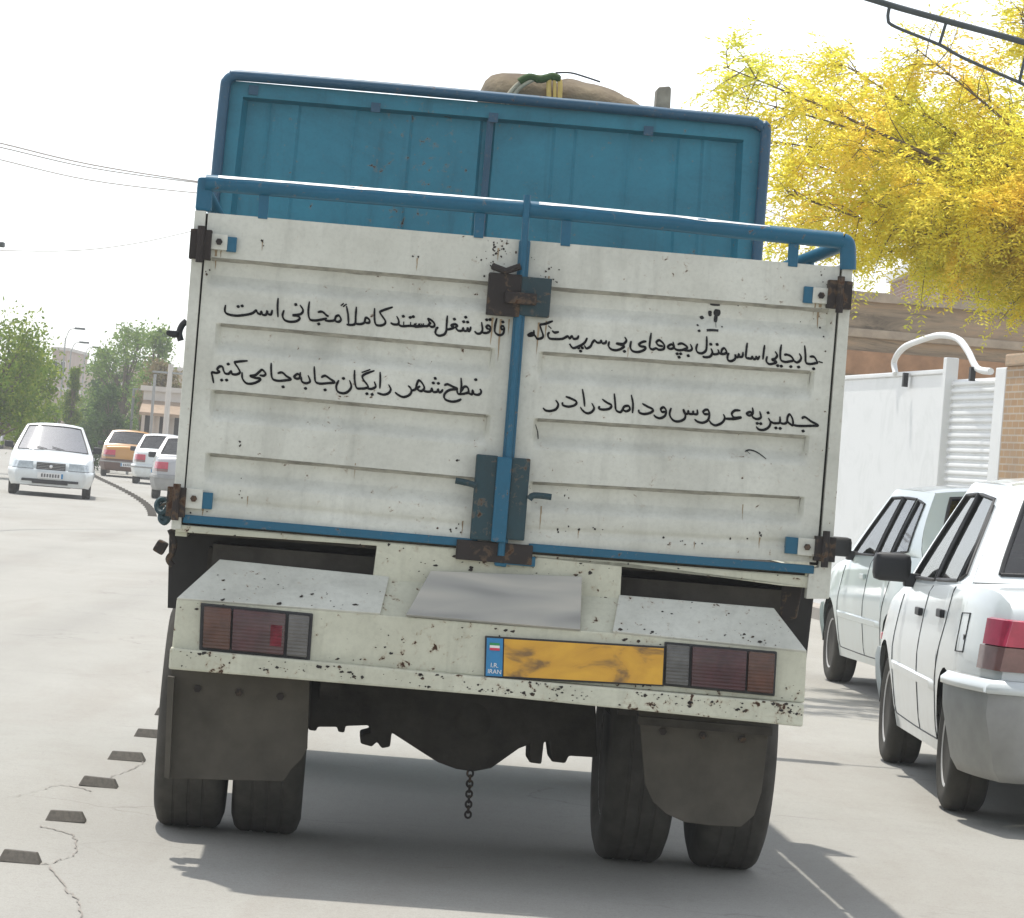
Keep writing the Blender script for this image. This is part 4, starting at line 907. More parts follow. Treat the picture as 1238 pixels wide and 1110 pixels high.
for x, s_ in ((ls[0], -1), (ls[1], 1), (rs_[0], -1), (rs_[1], 1)): truck_wheel(x, AX, s_, .262)
for x, s_ in ((-.93, -1), (.93, 1)): truck_wheel(x, 4.1, s_, .22)
m = MB()
ax = [(365,800),(720,830),(722,916),(688,914),(684,923),(667,921),(664,897),(658,897),(655,924),(640,922),(641,900),(628,905),(594,929),(572,933),(552,930),(530,922),(508,908),(474,886),(472,903),(462,905),(456,897),(450,903),(436,899),(436,889),(448,886),(446,877),(418,878),(417,886),(409,885),(408,879),(384,879),(383,884),(374,883),(372,878)]
slab(m, ax, AX-.12, AX+.14); m.build('rear_axle', M['chassis'], truck, bevel=.01)
m = MB(); c = tl(568, 888, AX); m.lathe([(.05,-.30),(.17,-.22),(.235,-.1),(.25,0),(.235,.1),(.17,.22),(.05,.30)], Matrix.Translation((c.x, AX+.10, c.z+.06)) @ Matrix.Rotation(PI/2, 4, 'Z') @ Matrix.Scale(.8, 4), 24)
m.build('differential', M['chassis'], truck, smooth=50)
m = MB(); m.box(-1.0, 1.0, .1, .5, .72, 1.1); m.box(-.5, -.38, .2, 5, .72, .95); m.box(.38, .5, .2, 5, .72, .95); m.box(-1.02, -.58, .25, 2.1, .93, 1.08); m.box(.58, 1.02, .25, 2.1, .93, 1.08)
m.build('chassis_frame', M['chassis'], truck)
for x in (-.55, .55):
    m = MB()
    for k in range(5):
        m.box(x-.035, x+.035, AX-.6+.09*k, AX+.6-.09*k, .62-.022*k, .638-.022*k)
    m.build('leaf_spring', M['chassis'], truck)
def flap_(px, yb, yt):
    f = []
    for i, (u, v) in enumerate(px):
        f.append(tl(u, v, .16))
    m = MB(); m.prism(f, [p + Vector((0, .014, 0)) for p in f]); o = m.build('mudflap', M['flap'], truck, bevel=.003)
    for s_ in (.2, .5, .8):
        p = f[0].lerp(f[1], s_) + Vector((0, -.004, -.085)); b_ = MB(); b_.lathe([(.014, -.006), (.014, .006)], Matrix.Translation(p) @ Matrix.Rotation(PI/2, 4, 'Z'), 6); b_.build('bolt', M['rusty'], o)
    return o
flap_([(208,800),(375,816),(374,846),(372,905),(365,918),(352,931),(343,945),(203,941),(201,905)], 0, 0)
flap_([(772,852),(932,868),(921,958),(912,986),(896,1000),(858,998),(828,994),(806,984),(790,970),(780,948)], 0, 0)
m = MB(); slab(m, [(203,818),(211,819),(205,942),(199,940)], .10, .16); m.build('flap_stay', M['flap'], truck)
m = MB(); slab(m, [(772,866),(934,880),(934,890),(772,876)], .13, .2); m.build('flap_bar', M['chassis'], truck)
m = MB()                                       # tow chain
p0, p1 = tl(569, 932, .9), tl(566, 988, .9); n = 9
for i in range(n):
    c = p0.lerp(p1, (i+.5)/n); pts = []
    L = (p1-p0).length/n*.66
    for k in range(13):
        a = 2*PI*k/12; q = Vector((math.cos(a)*.011, 0, math.sin(a)*L)); 
        if i % 2: q = Vector((0, q.x, q.z))
        pts.append(c+q)
    m.tube(pts, .0045, 5, False)
m.build('tow_chain', M['rusty'], truck)

# --- things sticking out on the near side: mirror, marker lamp, hooks
m = MB(); m.tube(spline([tl(u, v, 3.2) for u, v in ((226,388),(220,394),(217,403),(219,412))], 5), .014, 8); mir = m.build('mirror_arm', M['rubber'], truck, smooth=50)
m = MB(); slab(m, [(201,399),(217,400),(216,408),(209,408),(201,405)], 3.18, 3.24); m.build('mirror', M['rubber'], mir, bevel=.01)
m = MB(); slab(m, [(192,652),(204,658),(196,672),(184,665)], .12, .2); mk = m.build('side_marker', M['rusty'], truck, bevel=.008)
m = MB(); m.tube(spline([tl(u, v, .15) for u, v in ((206,640),(211,655),(209,668),(204,676),(209,684))], 5), .011, 8); m.build('bracket', M['rusty'], mk, smooth=50)
m = MB()
for cx_, cy_, r in ((196,612,8),(201,618,9),(199,626,6)):
    m.tube([tl(cx_ + r*math.cos(a)*.8, cy_ + r*math.sin(a), .1 + .01*a) for a in [2*PI*k/16 for k in range(17)]], .010, 6)
m.build('coiled_hook', M['latch'], truck, smooth=50)

# --- cab ahead of the bed
m = MB()
prof = [(3.0, .75), (3.0, 2.5), (3.25, 2.62), (4.55, 2.58), (4.78, 2.45), (5.0, 1.75), (5.06, 1.0), (5.02, .7)]
m.prism([(-.98, y, z) for y, z in prof], [(.98, y, z) for y, z in prof]); cab = m.build('cab', M['teal'], truck, bevel=.05, smooth=40)
m = MB(); m.add([(-.86, 4.83, 2.38), (.86, 4.83, 2.38), (.88, 5.02, 1.76), (-.88, 5.02, 1.76)], [(0, 1, 2, 3)]); m.build('windscreen', M['rubber'], cab)
for s_ in (-1, 1):
    m = MB(); m.add([(s_*.99, y, z) for y, z in ((3.75, 2.35), (4.55, 2.35), (4.75, 1.8), (3.75, 1.75))], [(0, 1, 2, 3)]); m.build('side_window', M['rubber'], cab)
m = MB(); m.box(-.95, .95, 3.0, 4.5, 2.62, 2.66)
for x in (-.9, -.3, .3, .9): m.tube([(x, 3.05, 2.55), (x, 3.05, 2.9)], .015, 6)
m.box(-.95, .95, 3.05, 4.3, 2.88, 2.92); m.build('roof_rack', M['hoop'], truck)
m = MB(); slab(m, [(795,108),(797,105),(810,104),(812,107),(810,150),(792,150)], 3.05, 3.17); m.build('stake_post', plain('weathered_timber', (.30, .27, .21), .8, 0, .3, 14), truck, bevel=.006)

# --- canvas bundle roped on the rack, a thing of its own
a_, b_ = tl(583, 108, 3.5), tl(781, 128, 3.5); mid = (a_+b_)/2
bw = Matrix.Rotation(PSI, 4, 'Z')
bl = thing('canvas_bundle', 'brown rolled canvas bundle roped on top of the truck behind the blue headboard', 'bundle', (Matrix.Translation((TX, TY, 0)) @ bw) @ Vector((mid.x, 3.5, 2.92)), PSI)
hgt = tl(640, 91.5, 3.5).z - 2.92; half = (b_.x-a_.x)/2*1.04
rows_ = []
for i in range(33):
    s = -1 + 2*i/32; e = max(.02, 1-abs(s)**9)**.5
    hz = hgt*(1 if s < -.1 else 1 - .34*((s+.1)/1.1)**1.5)*(.72 + .28*e)
    row = []
    for k in range(25):
        a = 2*PI*k/24; cy_, cz = math.cos(a), math.sin(a)
        yy = .30*e*math.copysign(abs(cy_)**.8, cy_); zz_ = hz*.5*(1 + math.copysign(abs(cz)**.75, cz)*(.55+.45*e))
        d = .010*noise.noise(Vector((s*3, a*1.5, 3))) + .005*noise.noise(Vector((s*11, a*4, 7)))
        pinch = 1 - .10*math.exp(-((s+.12)/.06)**2)
        row.append(Vector((s*half, yy*pinch + d, max(0, (zz_ + d)*pinch))))
    rows_.append(row)
m = MB(); m.grid(rows_); m.add(rows_[0][:-1], [tuple(range(24))]); m.add(rows_[-1][:-1], [tuple(range(24))])
t = NT('brown_canvas'); c = t.mix(t.mask(t.noise(5, 5), .35, .7), (.115, .085, .055, 1), (.23, .185, .115, 1))
cz = m.build('canvas', t.pbr(c, .9, 0, t.bump(t.noise(24, 4), .5, .02)), bl, smooth=60)
cord = plain('pale_rope', (.38, .36, .27), .9, 0, .25, 40); yel = plain('yellow_strap', (.62, .45, .14), .8, 0, .15, 20); gcord = plain('green_rope', (.05, .09, .03), .9, 0, .3, 30)
def bp(u, v, y=3.18): p = tl(u, v, y); return p - Vector((mid.x, 3.5, 2.92))
for pts, r, mt in (([(607,126),(622,106),(636,96),(650,93)], .010, cord), ([(613,126),(630,105),(648,95)], .010, cord), ([(628,99),(640,93),(655,96),(668,92),(676,95)], .017, gcord), ([(648,97),(664,93),(678,96)], .015, gcord),
                   ([(672,88),(690,88),(708,93),(726,99)], .004, M['rubber']), ([(664,118),(664,98),(668,94),(677,98),(677,119)], .011, yel), ([(671,119),(671,97)], .008, yel)):
    m = MB(); m.tube(spline([bp(u, v) for u, v in pts], 5), r, 7); m.build('rope', mt, bl, smooth=60)

# ------------------------------------------------------------------ cars
def glass(name, tint=.72, fres=1.0, base=.06):
    t = NT(name); f = t.n('ShaderNodeFresnel'); f.inputs[0].default_value = 1.5
    fac = t.math('ADD', t.math('MULTIPLY', f.outputs[0], fres), base)
    tr = t.n('ShaderNodeBsdfTransparent'); tr.inputs[0].default_value = (tint*.92, tint*1.04, tint, 1)
    gl = t.n('ShaderNodeBsdfGlossy'); gl.inputs['Roughness'].default_value = .03
    mx = t.n('ShaderNodeMixShader'); t.l(fac, mx.inputs[0]); t.l(tr.outputs[0], mx.inputs[1]); t.l(gl.outputs[0], mx.inputs[2])
    t.l(mx.outputs[0], t.out.inputs[0]); return t.m
M['glass'] = glass('car_glass', .50, .8, .06); M['glass_front'] = glass('windscreen_glass', .5, 1.5, .36); M['glass_dark'] = glass('tinted_rear_glass', .22, .9, .05)
def carpaint(name, col, dust=(.42, .38, .32, 1), amt=.28):
    t = NT(name); n = t.noise(3.2, 5)
    sep = t.n('ShaderNodeSeparateXYZ'); t.l(t.co(), sep.inputs[0])
    low = t.ramp(t.math('ADD', sep.outputs[2], t.math('MULTIPLY', n, .25)), [(.30, (1, 1, 1)), (.78, (.12, .12, .12))])   # road dust, thicker near the sills
    c = t.mix(t.math('MULTIPLY', low, t.math('MULTIPLY', t.mask(t.noise(9, 4), .2, .8), amt*2)), col, dust)
    return t.pbr(c, .32, 0, None, .5, .7)
M['car_white'] = carpaint('car_paint_white', (.68, .73, .73, 1)); M['car_pearl'] = carpaint('car_paint_off_white', (.50, .58, .56, 1))
M['car_yellow'] = carpaint('taxi_paint_yellow', (.48, .22, .02, 1), amt=.12); M['car_silver'] = carpaint('car_paint_silver', (.42, .43, .44, 1))
M['car_grey'] = carpaint('car_paint_grey', (.16, .17, .18, 1)); M['bumper_grey'] = plain('bumper_grey_plastic', (.30, .30, .285), .6, 0, .12, 8)
M['bumper_brown'] = plain('bumper_brown_plastic', (.10, .05, .03), .6, 0, .12, 8); M['head_lens'] = plain('headlamp_lens', (.42, .47, .48), .12, .2, .2, 25, coat=1); M['seat'] = plain('seat_cloth', (.09, .085, .08), .9, 0, .2, 12)
M['tail_red'] = plain('tail_lens_red', (.50, .028, .075), .2, 0, .15, 16, coat=.8); M['tail_brown'] = plain('tail_lens_brown', (.20, .095, .08), .25, 0, .2, 16, coat=.8)
M['hub'] = plain('dusty_wheel_trim', (.40, .39, .37), .5, .2, .15, 9)
SED = dict(L=3.93, W=1.60, wf=1.20, wr=-1.145, r=.272, zr=1.40, hwr=.55,
  top=[(-1.97,.80),(-1.94,.90),(-1.80,.955),(-1.3,.975),(-.9,.955),(.0,.915),(.80,.885),(1.10,.86),(1.70,.775),(1.90,.70),(1.965,.60)],
  A=(.98, .36), C=(-.98, -1.42), wins=[[(.74,.925),(.30,1.335),(-.12,1.345),(-.14,.94)], [(-.20,.945),(-.18,1.345),(-.72,1.325),(-.93,1.13),(-.95,.965)]], quarter=[(-1.0,.972),(-.98,1.10),(-.80,1.30),(-1.16,1.0)], hatch=False)
HAT = dict(SED, L=3.60, wr=-1.145, top=[(-1.64,.84),(-1.62,.93),(-1.50,.97),(-.9,.955),(0,.915),(.80,.885),(1.10,.86),(1.70,.775),(1.90,.70),(1.965,.60)],
  A=(.98, .36), C=(-1.05, -1.50), wins=[[(.74,.925),(.30,1.335),(-.12,1.345),(-.14,.94)], [(-.20,.945),(-.18,1.345),(-.62,1.34),(-.70,.965)]], quarter=[(-.76,.97),(-.69,1.335),(-.95,1.31),(-1.22,1.0)], hatch=True)
BIG = dict(SED, L=4.50, W=1.72, wf=1.42, wr=-1.25, r=.30, zr=1.44, hwr=.58,
  top=[(-2.25,.82),(-2.22,.92),(-2.05,.985),(-1.5,1.00),(-1.0,.975),(0,.94),(.9,.915),(1.25,.895),(1.9,.80),(2.15,.72),(2.245,.60)],
  A=(1.10, .42), C=(-1.10, -1.62), wins=[[(.84,.955),(.36,1.375),(-.14,1.385),(-.16,.965)], [(-.22,.97),(-.20,1.385),(-.80,1.36),(-1.05,1.15),(-1.08,.985)]], quarter=None)
def car(kind, name, label, loc, rz, paint, group=None, bump='body', tail=None, dark_rear=False, plate=True, ref=None):
    P = kind; L, W_ = P['L'], P['W']; y1, y0 = P['top'][-1][0], P['top'][0][0]
    c = thing(name, label, 'car', loc, rz, group); bp_ = M[paint]; bm_ = bp_ if bump == 'body' else M['bumper_' + bump]
    hw0 = W_/2
    def hw(y):
        f = 1.0
        d = y1 - y
        if d < .75: f *= 1 - .20*(1-d/.75)**2.4
        d = y - y0
        if d < .65: f *= 1 - .15*(1-max(0, d)/.65)**2.4
        return hw0*f
    top = lambda y: interp(P['top'], y)
    ra_ = P['r'] + .055; zc = P['r']
    def bot(y):
        b = interp([(y0,.34),(y0+.12,.27),(y0+.5,.22),(y1-.5,.20),(y1-.12,.22),(y1,.30)], y)
        for yw in (P['wf'], P['wr']):
            d = abs(y-yw)
            if d < ra_: b = max(b, zc + math.sqrt(ra_*ra_ - d*d))
        return b
    def sect(y, z):
        t = (z-.22)/(top(y)-.22)
        return hw(y)*interp([(0,.93),(.14,.962),(.42,.995),(.56,1.0),(.66,.993),(.85,.972),(.95,.955),(1,.93)], t)
    ys = {y0, y1, y0+.02, y0+.06, y1-.02, y1-.06, P['A'][0], P['C'][1]}
    n = 56; ys |= {y0+.08 + (L-.16)*i/n for i in range(n+1) if y0+.08+(L-.16)*i/n < y1-.06}
    for yw in (P['wf'], P['wr']): ys |= {yw+ra_*k for k in (-1.001,-.999,-.96,-.9,-.8,-.65,-.4,0,.4,.65,.8,.9,.96,.999,1.001)}
    ys = sorted(y for y in ys if y0 <= y <= y1)
    T = (0,.06,.15,.28,.42,.56,.66,.78,.88,.95,1); X = (.93,.80,.5,.2,-.2,-.5,-.80,-.93); rings = []
    for y in ys:
        b, t_ = bot(y), top(y); r_ = [(sect(y, b+(t_-b)*t), b+(t_-b)*t) for t in T]
        h = hw(y); tp = [(h*x, t_ + .035*(1-abs(x)/.93) + .012*(1-(x/.93)**2)) for x in X[1:-1]]
        rings.append([(-x, y, z) for x, z in r_] + [(x, y, z) for x, z in reversed([(q[0], q[1]) for q in tp])] + [(x, y, z) for x, z in reversed(r_)])
    m = MB(); nr = len(rings[0]); m.v = [p for r_ in rings for p in r_]; nT = len(T)
    for i in range(len(ys)-1):
        ym = (ys[i]+ys[i+1])/2
        for k in range(nr-1):
            if nT-1 <= k < nr-nT and P['C'][1] < ym < P['A'][0]: continue
            m.f.append((i*nr+k, (i+1)*nr+k, (i+1)*nr+k+1, i*nr+k+1))
    m.f += [tuple(range(nr)), tuple(range((len(ys)-1)*nr, len(ys)*nr))]
    body = m.build('body', bp_, c, smooth=38)
    # greenhouse
    zr = P['zr']; A, C = P['A'], P['C']
    def belt(y): return top(y) - .006
    def gx(y, z):
        v = min(1, max(0, (z-belt(y))/(zr-belt(y)))); b = hw(y)*.935
        return b + (P['hwr']*(1 - .05*((y-(A[1]+C[0])/2)/1.2)**2) - b)*v**1.12
    def dens(poly, st=.07):
        out = []
        for p, q in zip(poly, poly[1:]+poly[:1]):
            k = max(1, int(math.dist(p, q)/st)); out += [(p[0]+(q[0]-p[0])*i/k, p[1]+(q[1]-p[1])*i/k) for i in range(k)]
        return out
    belt_pts = [(A[0]+(C[1]-A[0])*i/24, belt(A[0]+(C[1]-A[0])*i/24)) for i in range(25)]
    roofside = [(C[0], zr-.012), (C[0]+.12, zr), (A[1]-.12, zr), (A[1], zr-.012)]
    def lerp2(p, q, k): return [(p[0]+(q[0]-p[0])*i/k, p[1]+(q[1]-p[1])*i/k) for i in range(k)]
    chain = [belt_pts[-1]] + roofside + [belt_pts[0]]
    outer = belt_pts[:-1] + sum([lerp2(p, q, max(1, int(math.dist(p, q)/.08))) for p, q in zip(chain, chain[1:])], [])
    wins = [dens(w_) for w_ in P['wins']] + ([dens(P['quarter'])] if P['quarter'] else [])
    allp = outer + [p for w_ in wins for p in w_]
    tris = tessellate_polygon([[Vector((p[0], p[1], 0)) for p in l_] for l_ in [outer]+wins])
    m = MB()
    for s_ in (-1, 1): m.add([(s_*gx(y, z), y, z) for y, z in allp], [tuple(t_) for t_ in tris])
    # roof
    rows_ = []
    for i in range(15):
        y = A[1] + (C[0]-A[1])*i/14; e = .012*(abs(i-7)/7)**6; row = []
        for k in range(13):
            x = -1+2*k/12; row.append((x*gx(y, zr), y, zr - e + .055*(1-abs(x)**2.6)*(1-.25*(abs(i-7)/7)**3)))
        rows_.append(row)
    m.grid(rows_)
    def screen(yb, yt, bow, fr=True):
        """P(u,v) of a front or rear screen"""
        def f(u, v, o=0):
            y = yb + (yt-yb)*v; z = belt(yb)+.01 + (zr-.012-belt(yb)-.01)*v
            x = u*gx(yb+(yt-yb)*v, z); cr = (1-abs(u)**2.6)*.055*.75*v
            return (x*(1-abs(o)*.2), y + bow*(1-u*u)*(1-.6*v) , z + cr + o + (1-v)*.02*(1-u*u))
        return f
    ws = screen(A[0], A[1], .10); rs2 = screen(C[1], C[0], -.05 if not P['hatch'] else -.03)
    for f, uu, v0, v1 in ((ws, .90, .02, .94), (rs2, .86 if not P['hatch'] else .80, .08, .90)):
        U = [-1, -uu] ; V = [0, v0]
        for ua, ub in ((-1, -uu), (uu, 1)): m.grid([[f(ua+(ub-ua)*i/2, j/10) for i in range(3)] for j in range(11)])
        for va, vb in ((0, v0), (v1, 1)): m.grid([[f(-uu+2*uu*i/10, va+(vb-va)*j/2) for i in range(11)] for j in range(3)])
    gh = m.build('cabin_shell', bp_, c, smooth=38, recalc=True)
    def panes(f, uu, v0, v1, nm, mt):
        m = MB(); m.grid([[f(-uu+2*uu*i/12, v0+(v1-v0)*j/8, -.006) for i in range(13)] for j in range(9)]); g = m.build(nm, mt, c, smooth=60)
        m = MB(); ed = [f(-uu+2*uu*i/12, v0) for i in range(13)] + [f(uu, v0+(v1-v0)*j/6) for j in range(1, 7)] + [f(uu-2*uu*i/12, v1) for i in range(1, 13)] + [f(-uu, v1-(v1-v0)*j/6) for j in range(1, 7)]
        m.tube(ed, .011, 6); m.build('seal', M['rubber'], g, smooth=60)
    panes(ws, .90, .02, .94, 'windscreen', M['glass_front']); panes(rs2, .86 if not P['hatch'] else .80, .08, .90, 'rear_window', M['glass_dark'] if dark_rear else M['glass'])
    for s_ in (-1, 1):
        for w_ in wins:
            t2 = tessellate_polygon([[Vector((p[0], p[1], 0)) for p in w_]])
            m = MB(); m.add([(s_*(gx(y, z)-.006), y, z) for y, z in w_], [tuple(t_) for t_ in t2]); g = m.build('side_window', M['glass'], c)
            m = MB(); m.tube([(s_*(gx(y, z)+.001), y, z) for y, z in w_ + w_[:1]], .009, 6); m.build('seal', M['rubber'], g, smooth=60)
    # cabin inside
    m = MB(); m.box(-.62, .62, C[1]+.2, A[0]-.05, .30, .36); m.box(-.66, .66, A[0]-.28, A[0]-.02, .62, .90); m.box(-.62, .62, C[1]+.1, C[1]+.4, .6, .90); m.build('cabin_floor', M['dark'], c, bevel=.02)
    for x, y in ((-.34, -.05), (.34, -.05), (0, -.86)):
        wd = .23 if x else .58; Rm = Matrix.Translation((x, y, .55)) @ Matrix.Rotation(R(12), 4, 'X')
        m = MB(); m.box(-wd, wd, -.05, .05, -.1, .56, Rm)
        for hx in ((0,) if x else (-.32, .32)): m.box(hx-.11, hx+.11, -.04, .04, .60, .76, Rm)
        m.build('seat', M['seat'], c, bevel=.03, smooth=50)
    m = MB(); cc = Matrix.Translation((-.34, .42, .86)) @ Matrix.Rotation(R(-25), 4, 'X')
    m.tube([cc @ Vector((.17*math.cos(a), 0, .17*math.sin(a))) for a in [2*PI*k/20 for k in range(21)]], .014, 6); m.build('steering_wheel', M['rubber'], c, smooth=60)
    # strips that follow the outline of the body
    def outline(end, ystart, xin, off, z):
        s_ = 1 if end == 'front' else -1; ye = y1 if end == 'front' else y0; pts = []
        n_ = 30
        for i in range(n_+1):
            y = ystart + (ye-ystart)*(1-(1-i/n_)**1.6); pts.append((sect(y, z)+off, y + s_*off*(i/n_)**2))
        xe = sect(ye, z)
        for i in range(1, 7): x = xe + (xin-xe)*i/6; pts.append((x + off*(1-i/6)*.6, ye + s_*(off + .02*(1-(x/xe)**2))))
        return pts
    def wrap(nm, end, ystart, xin, prof, mat, par=None, sides=(-1, 1)):
        """prof: (offset,z) closed section"""
        o = None
        for s_ in sides:
            rows_ = [[(s_*x, y, z) for x, y in outline(end, ystart, xin, of, z)] for of, z in prof]
            rows_.append(rows_[0]); m = MB(); m.grid(rows_)
            k = len(prof)
            m.add([r_[0] for r_ in rows_[:-1]], [tuple(range(k))]); m.add([r_[-1] for r_ in rows_[:-1]], [tuple(range(k))])
            o = m.build(nm, mat, par or c, smooth=75 if 'bumper' in nm else 45)
        return o
    ya, yb_ = P['wr']-ra_-.01, P['wf']+ra_+.01
    zb1 = .61 if tail == 'near' else .565
    wrap('rear_bumper', 'rear', ya, 0, [(-.02,.20),(.015,.20),(.04,.25),(.055,zb1-.145),(.05,zb1-.05),(.035,zb1-.012),(-.02,zb1)], bm_)
    wrap('front_bumper', 'front', yb_, 0, [(-.02,.24),(.008,.22),(.02,.28),(.028,.40),(.026,.50),(.016,.545),(-.02,.555)], bp_ if tail == 'near' else bm_)
    wrap('bumper_strip', 'rear', ya, 0, [(.045,zb1-.06),(.062,zb1-.055),(.062,zb1-.03),(.03,zb1-.004)] if tail == 'near' else [(.045,.455),(.062,.46),(.062,.495),(.045,.50)], bp_ if tail == 'near' else M['bumper_grey'])
    # lamps
    zt0 = .60; zt1 = .80
    for s_ in (-1, 1):
        if tail == 'near':
            a = wrap('tail_light', 'rear', y0+.15, .42, [(.0,.74),(.014,.742),(.016,.845),(.0,.85)], M['tail_red'], None, (s_,))
            wrap('lower_lens', 'rear', y0+.17, .42, [(.0,.64),(.014,.642),(.014,.737),(.0,.74)], M['tail_brown'], a, (s_,))
        else:
            a = wrap('tail_light', 'rear', y0+.16, .44, [(.0,.68),(.014,.682),(.016,.83),(.0,.835)], M['tail_red'], None, (s_,))
            wrap('lower_lens', 'rear', y0+.16, .44, [(.0,.62),(.014,.622),(.014,.677),(.0,.68)], M['tail_brown'], a, (s_,))
        a = wrap('headlight', 'front', y1-.16, .36, [(.0,.555),(.012,.557),(.006,.685),(-.014,.705)], M['head_lens'], None, (s_,))
        wrap('lamp_seal', 'front', y1-.17, .345, [(.0,.545),(.014,.545),(.014,.556),(.0,.556)], M['rubber'], a, (s_,))
    m = MB(); m.box(-.29, .29, y1-.02, y1+.035, .545, .69); gr = m.build('grille', M['rubber'], c, bevel=.008)
    for k in range(4):
        m = MB(); m.box(-.28, .28, y1+.033, y1+.042, .567+k*.032, .575+k*.032); m.build('slat', M['hub'], gr)
    m = MB(); m.lathe([(.034, 0), (.034, .008), (.02, .011)], Matrix.Translation((0, y1+.038, .615)) @ Matrix.Rotation(PI/2, 4, 'Z'), 20); m.build('emblem', M['chrome'], gr, smooth=40)
    for yy, s_, zz2 in ((y1+.078, 1, .43), (y0-.078, -1, .40)):
        m = MB(); m.box(-.26, .26, yy-.008, yy+.008, zz2-.057, zz2+.057); p_ = m.build('licence_plate', M['plate_white'], c, bevel=.003)
        m = MB(); m.box(-.255, -.215, yy+s_*.008, yy+s_*.011, zz2-.05, zz2+.05); m.build('blue_band', M['plate_blue'], p_)
        t2 = M.get('smear') or plain('smeared_plate_marks', (.12, .12, .12), .6, 0, .5, 30); M['smear'] = t2
        m = MB()
        for k in range(7): m.box(-.18+k*.055, -.18+k*.055+.036, yy+s_*.008, yy+s_*.0105, zz2-.034, zz2+.034)
        m.build('plate_smudge', t2, p_)
    for s_ in (-1, 1):
        m = MB(); m.box(s_*.40-.17, s_*.40+.17, y1+.03, y1+.062, .30, .35); m.build('fog_recess', M['rubber'], c, bevel=.01)
    m = MB(); m.box(-.36, .36, y1+.035, y1+.066, .26, .345); m.build('air_intake', M['rubber'], c, bevel=.01)
    # side details
    for s_ in (-1, 1):
        def side(y, z, o=0): return (s_*(sect(y, z)+o), y, z)
        zs = .50; rows_ = []
        for y in [P['wr']+ra_+.02 + (P['wf']-P['wr']-2*ra_-.04)*i/20 for i in range(21)]:
            k = .0 if y in (P['wr']+ra_+.02, P['wr']+ra_+.02 + (P['wf']-P['wr']-2*ra_-.04)) else 1; rows_.append([side(y, zs-.024, .0), side(y, zs-.020, .010*k), side(y, zs+.014, .011*k), side(y, zs+.022, .0)])
        m = MB(); m.grid(rows_); m.build('side_moulding', bp_ if tail == 'near' else bm_, c, smooth=50)
        yb1 = -.16
        for pts in ([(.80,.84),(.84,.62),(.83,.40),(.80,.27)], [(-.15,.915),(-.15,.6),(-.15,.27)], [(-.98,.94),(-.97,.80),(-.86,.62),(-.80,.45),(-.78,.27)], [(.80,.27),(0,.265),(-.78,.27)]):
            q = spline([Vector((y, z, 0)) for y, z in pts], 6); m = MB(); m.tube([side(p.x, p.y, -.001) for p in q], .0045, 5); m.build('door_seam', M['rubber'], c)
        for y, z in ((-.02, .79), (-.80, .815)):
            m = MB(); x, _, _ = side(y, z); m.box(min(x, x+s_*.022), max(x, x+s_*.022), y-.07, y+.07, z-.018, z+.018); m.build('door_handle', M['rubber'] if tail == 'near' else bp_, c, bevel=.006)
        m = MB(); ym, zm = A[0]-.33, belt(A[0])+.10; x = gx(ym, zm-.03)
        m.box(s_*(x+.03)-.0, s_*(x+.21), ym-.03, ym+.07, zm-.065, zm+.07); mi = m.build('wing_mirror', M['rubber'], c, bevel=.035, smooth=60)
        m = MB(); m.box(*sorted((s_*(x-.03), s_*(x+.06))), ym-.02, ym+.05, zm-.085, zm-.02); m.build('mirror_foot', M['rubber'], mi, bevel=.01)
    for sx in (-.3, .15):
        p0, p1 = ws(sx, .03, .014), ws(sx+.32, .12, .016); m = MB(); m.tube([p0, p1], .008, 5); m.build('wiper', M['rubber'], c)
    if tail == 'near':
        fy, fz = -1.50, .77; m = MB(); q = [(fy-.075, fz-.08), (fy+.075, fz-.085), (fy+.075, fz+.075), (fy-.075, fz+.08)]
        m.tube([(-(sect(y, z)+.0005), y, z) for y, z in q + q[:1]], .004, 5); ff = m.build('fuel_flap', M['rubber'], c)
        m = MB(); m.lathe([(.012, -.003), (.012, .003)], Matrix.Translation((-(sect(fy-.05, fz)+.002), fy-.05, fz-.02)), 10); m.build('lock', M['rubber'], ff)
        m = MB(); x = sect(1.52, .60); m.box(-x-.008, -x+.01, 1.49, 1.56, .585, .62); m.build('side_indicator', M['tail_red'], c, bevel=.004)
    if P['hatch']:
        for s_ in (-1, 1): m = MB(); m.tube([(s_*.35, y0-.005, .62), (s_*.35, y0-.005, .66)], .01, 5); m.build('tailgate_seam', M['rubber'], c)
    # wheels, wells, underside
    for yw in (P['wf'], P['wr']):
        for s_ in (-1, 1):
            wv = sub('wheel', c); wv.location = (s_*(hw0-.115), yw, P['r']); wd = .175
            r0 = P['r']; h = wd/2; m = MB()
            m.lathe([(r0*.62,-h*.8),(r0*.75,-h),(r0*.9,-h*.97),(r0*.98,-h*.82),(r0,-h*.6),(r0,-h*.1),(r0-.006,-h*.08),(r0-.006,h*.08),(r0,h*.1),(r0,h*.6),(r0*.98,h*.82),(r0*.9,h*.97),(r0*.75,h),(r0*.62,h*.8)], Matrix.Identity(4), 36)
            m.build('tyre', M['tyre'], wv, smooth=45)
            m = MB(); o = s_*h; m.lathe([(.012,o*.62),(.05,o*.70),(.06,o*.55),(r0*.40,o*.68),(r0*.52,o*.72),(r0*.57,o*.55),(r0*.61,o*.82),(r0*.65,o*.86),(r0*.65,-o*.6),(.02,-o*.5)], Matrix.Identity(4), 32); rm = m.build('rim', M['hub'], wv, smooth=40)
            m = MB()
            for k in range(8):
                Rr = Matrix.Rotation(2*PI*k/8, 4, 'X'); m.box(*sorted((o*.60, o*.735)), -.022, .022, r0*.40, r0*.50, Rr)
            m.build('vent_slot', M['dark'], rm)
            m = MB(); k = 14; arc = [(ra_+.002, PI*i/k) for i in range(k+1)]
            xo, xi = s_*(hw0-.035), s_*(hw0-.34)
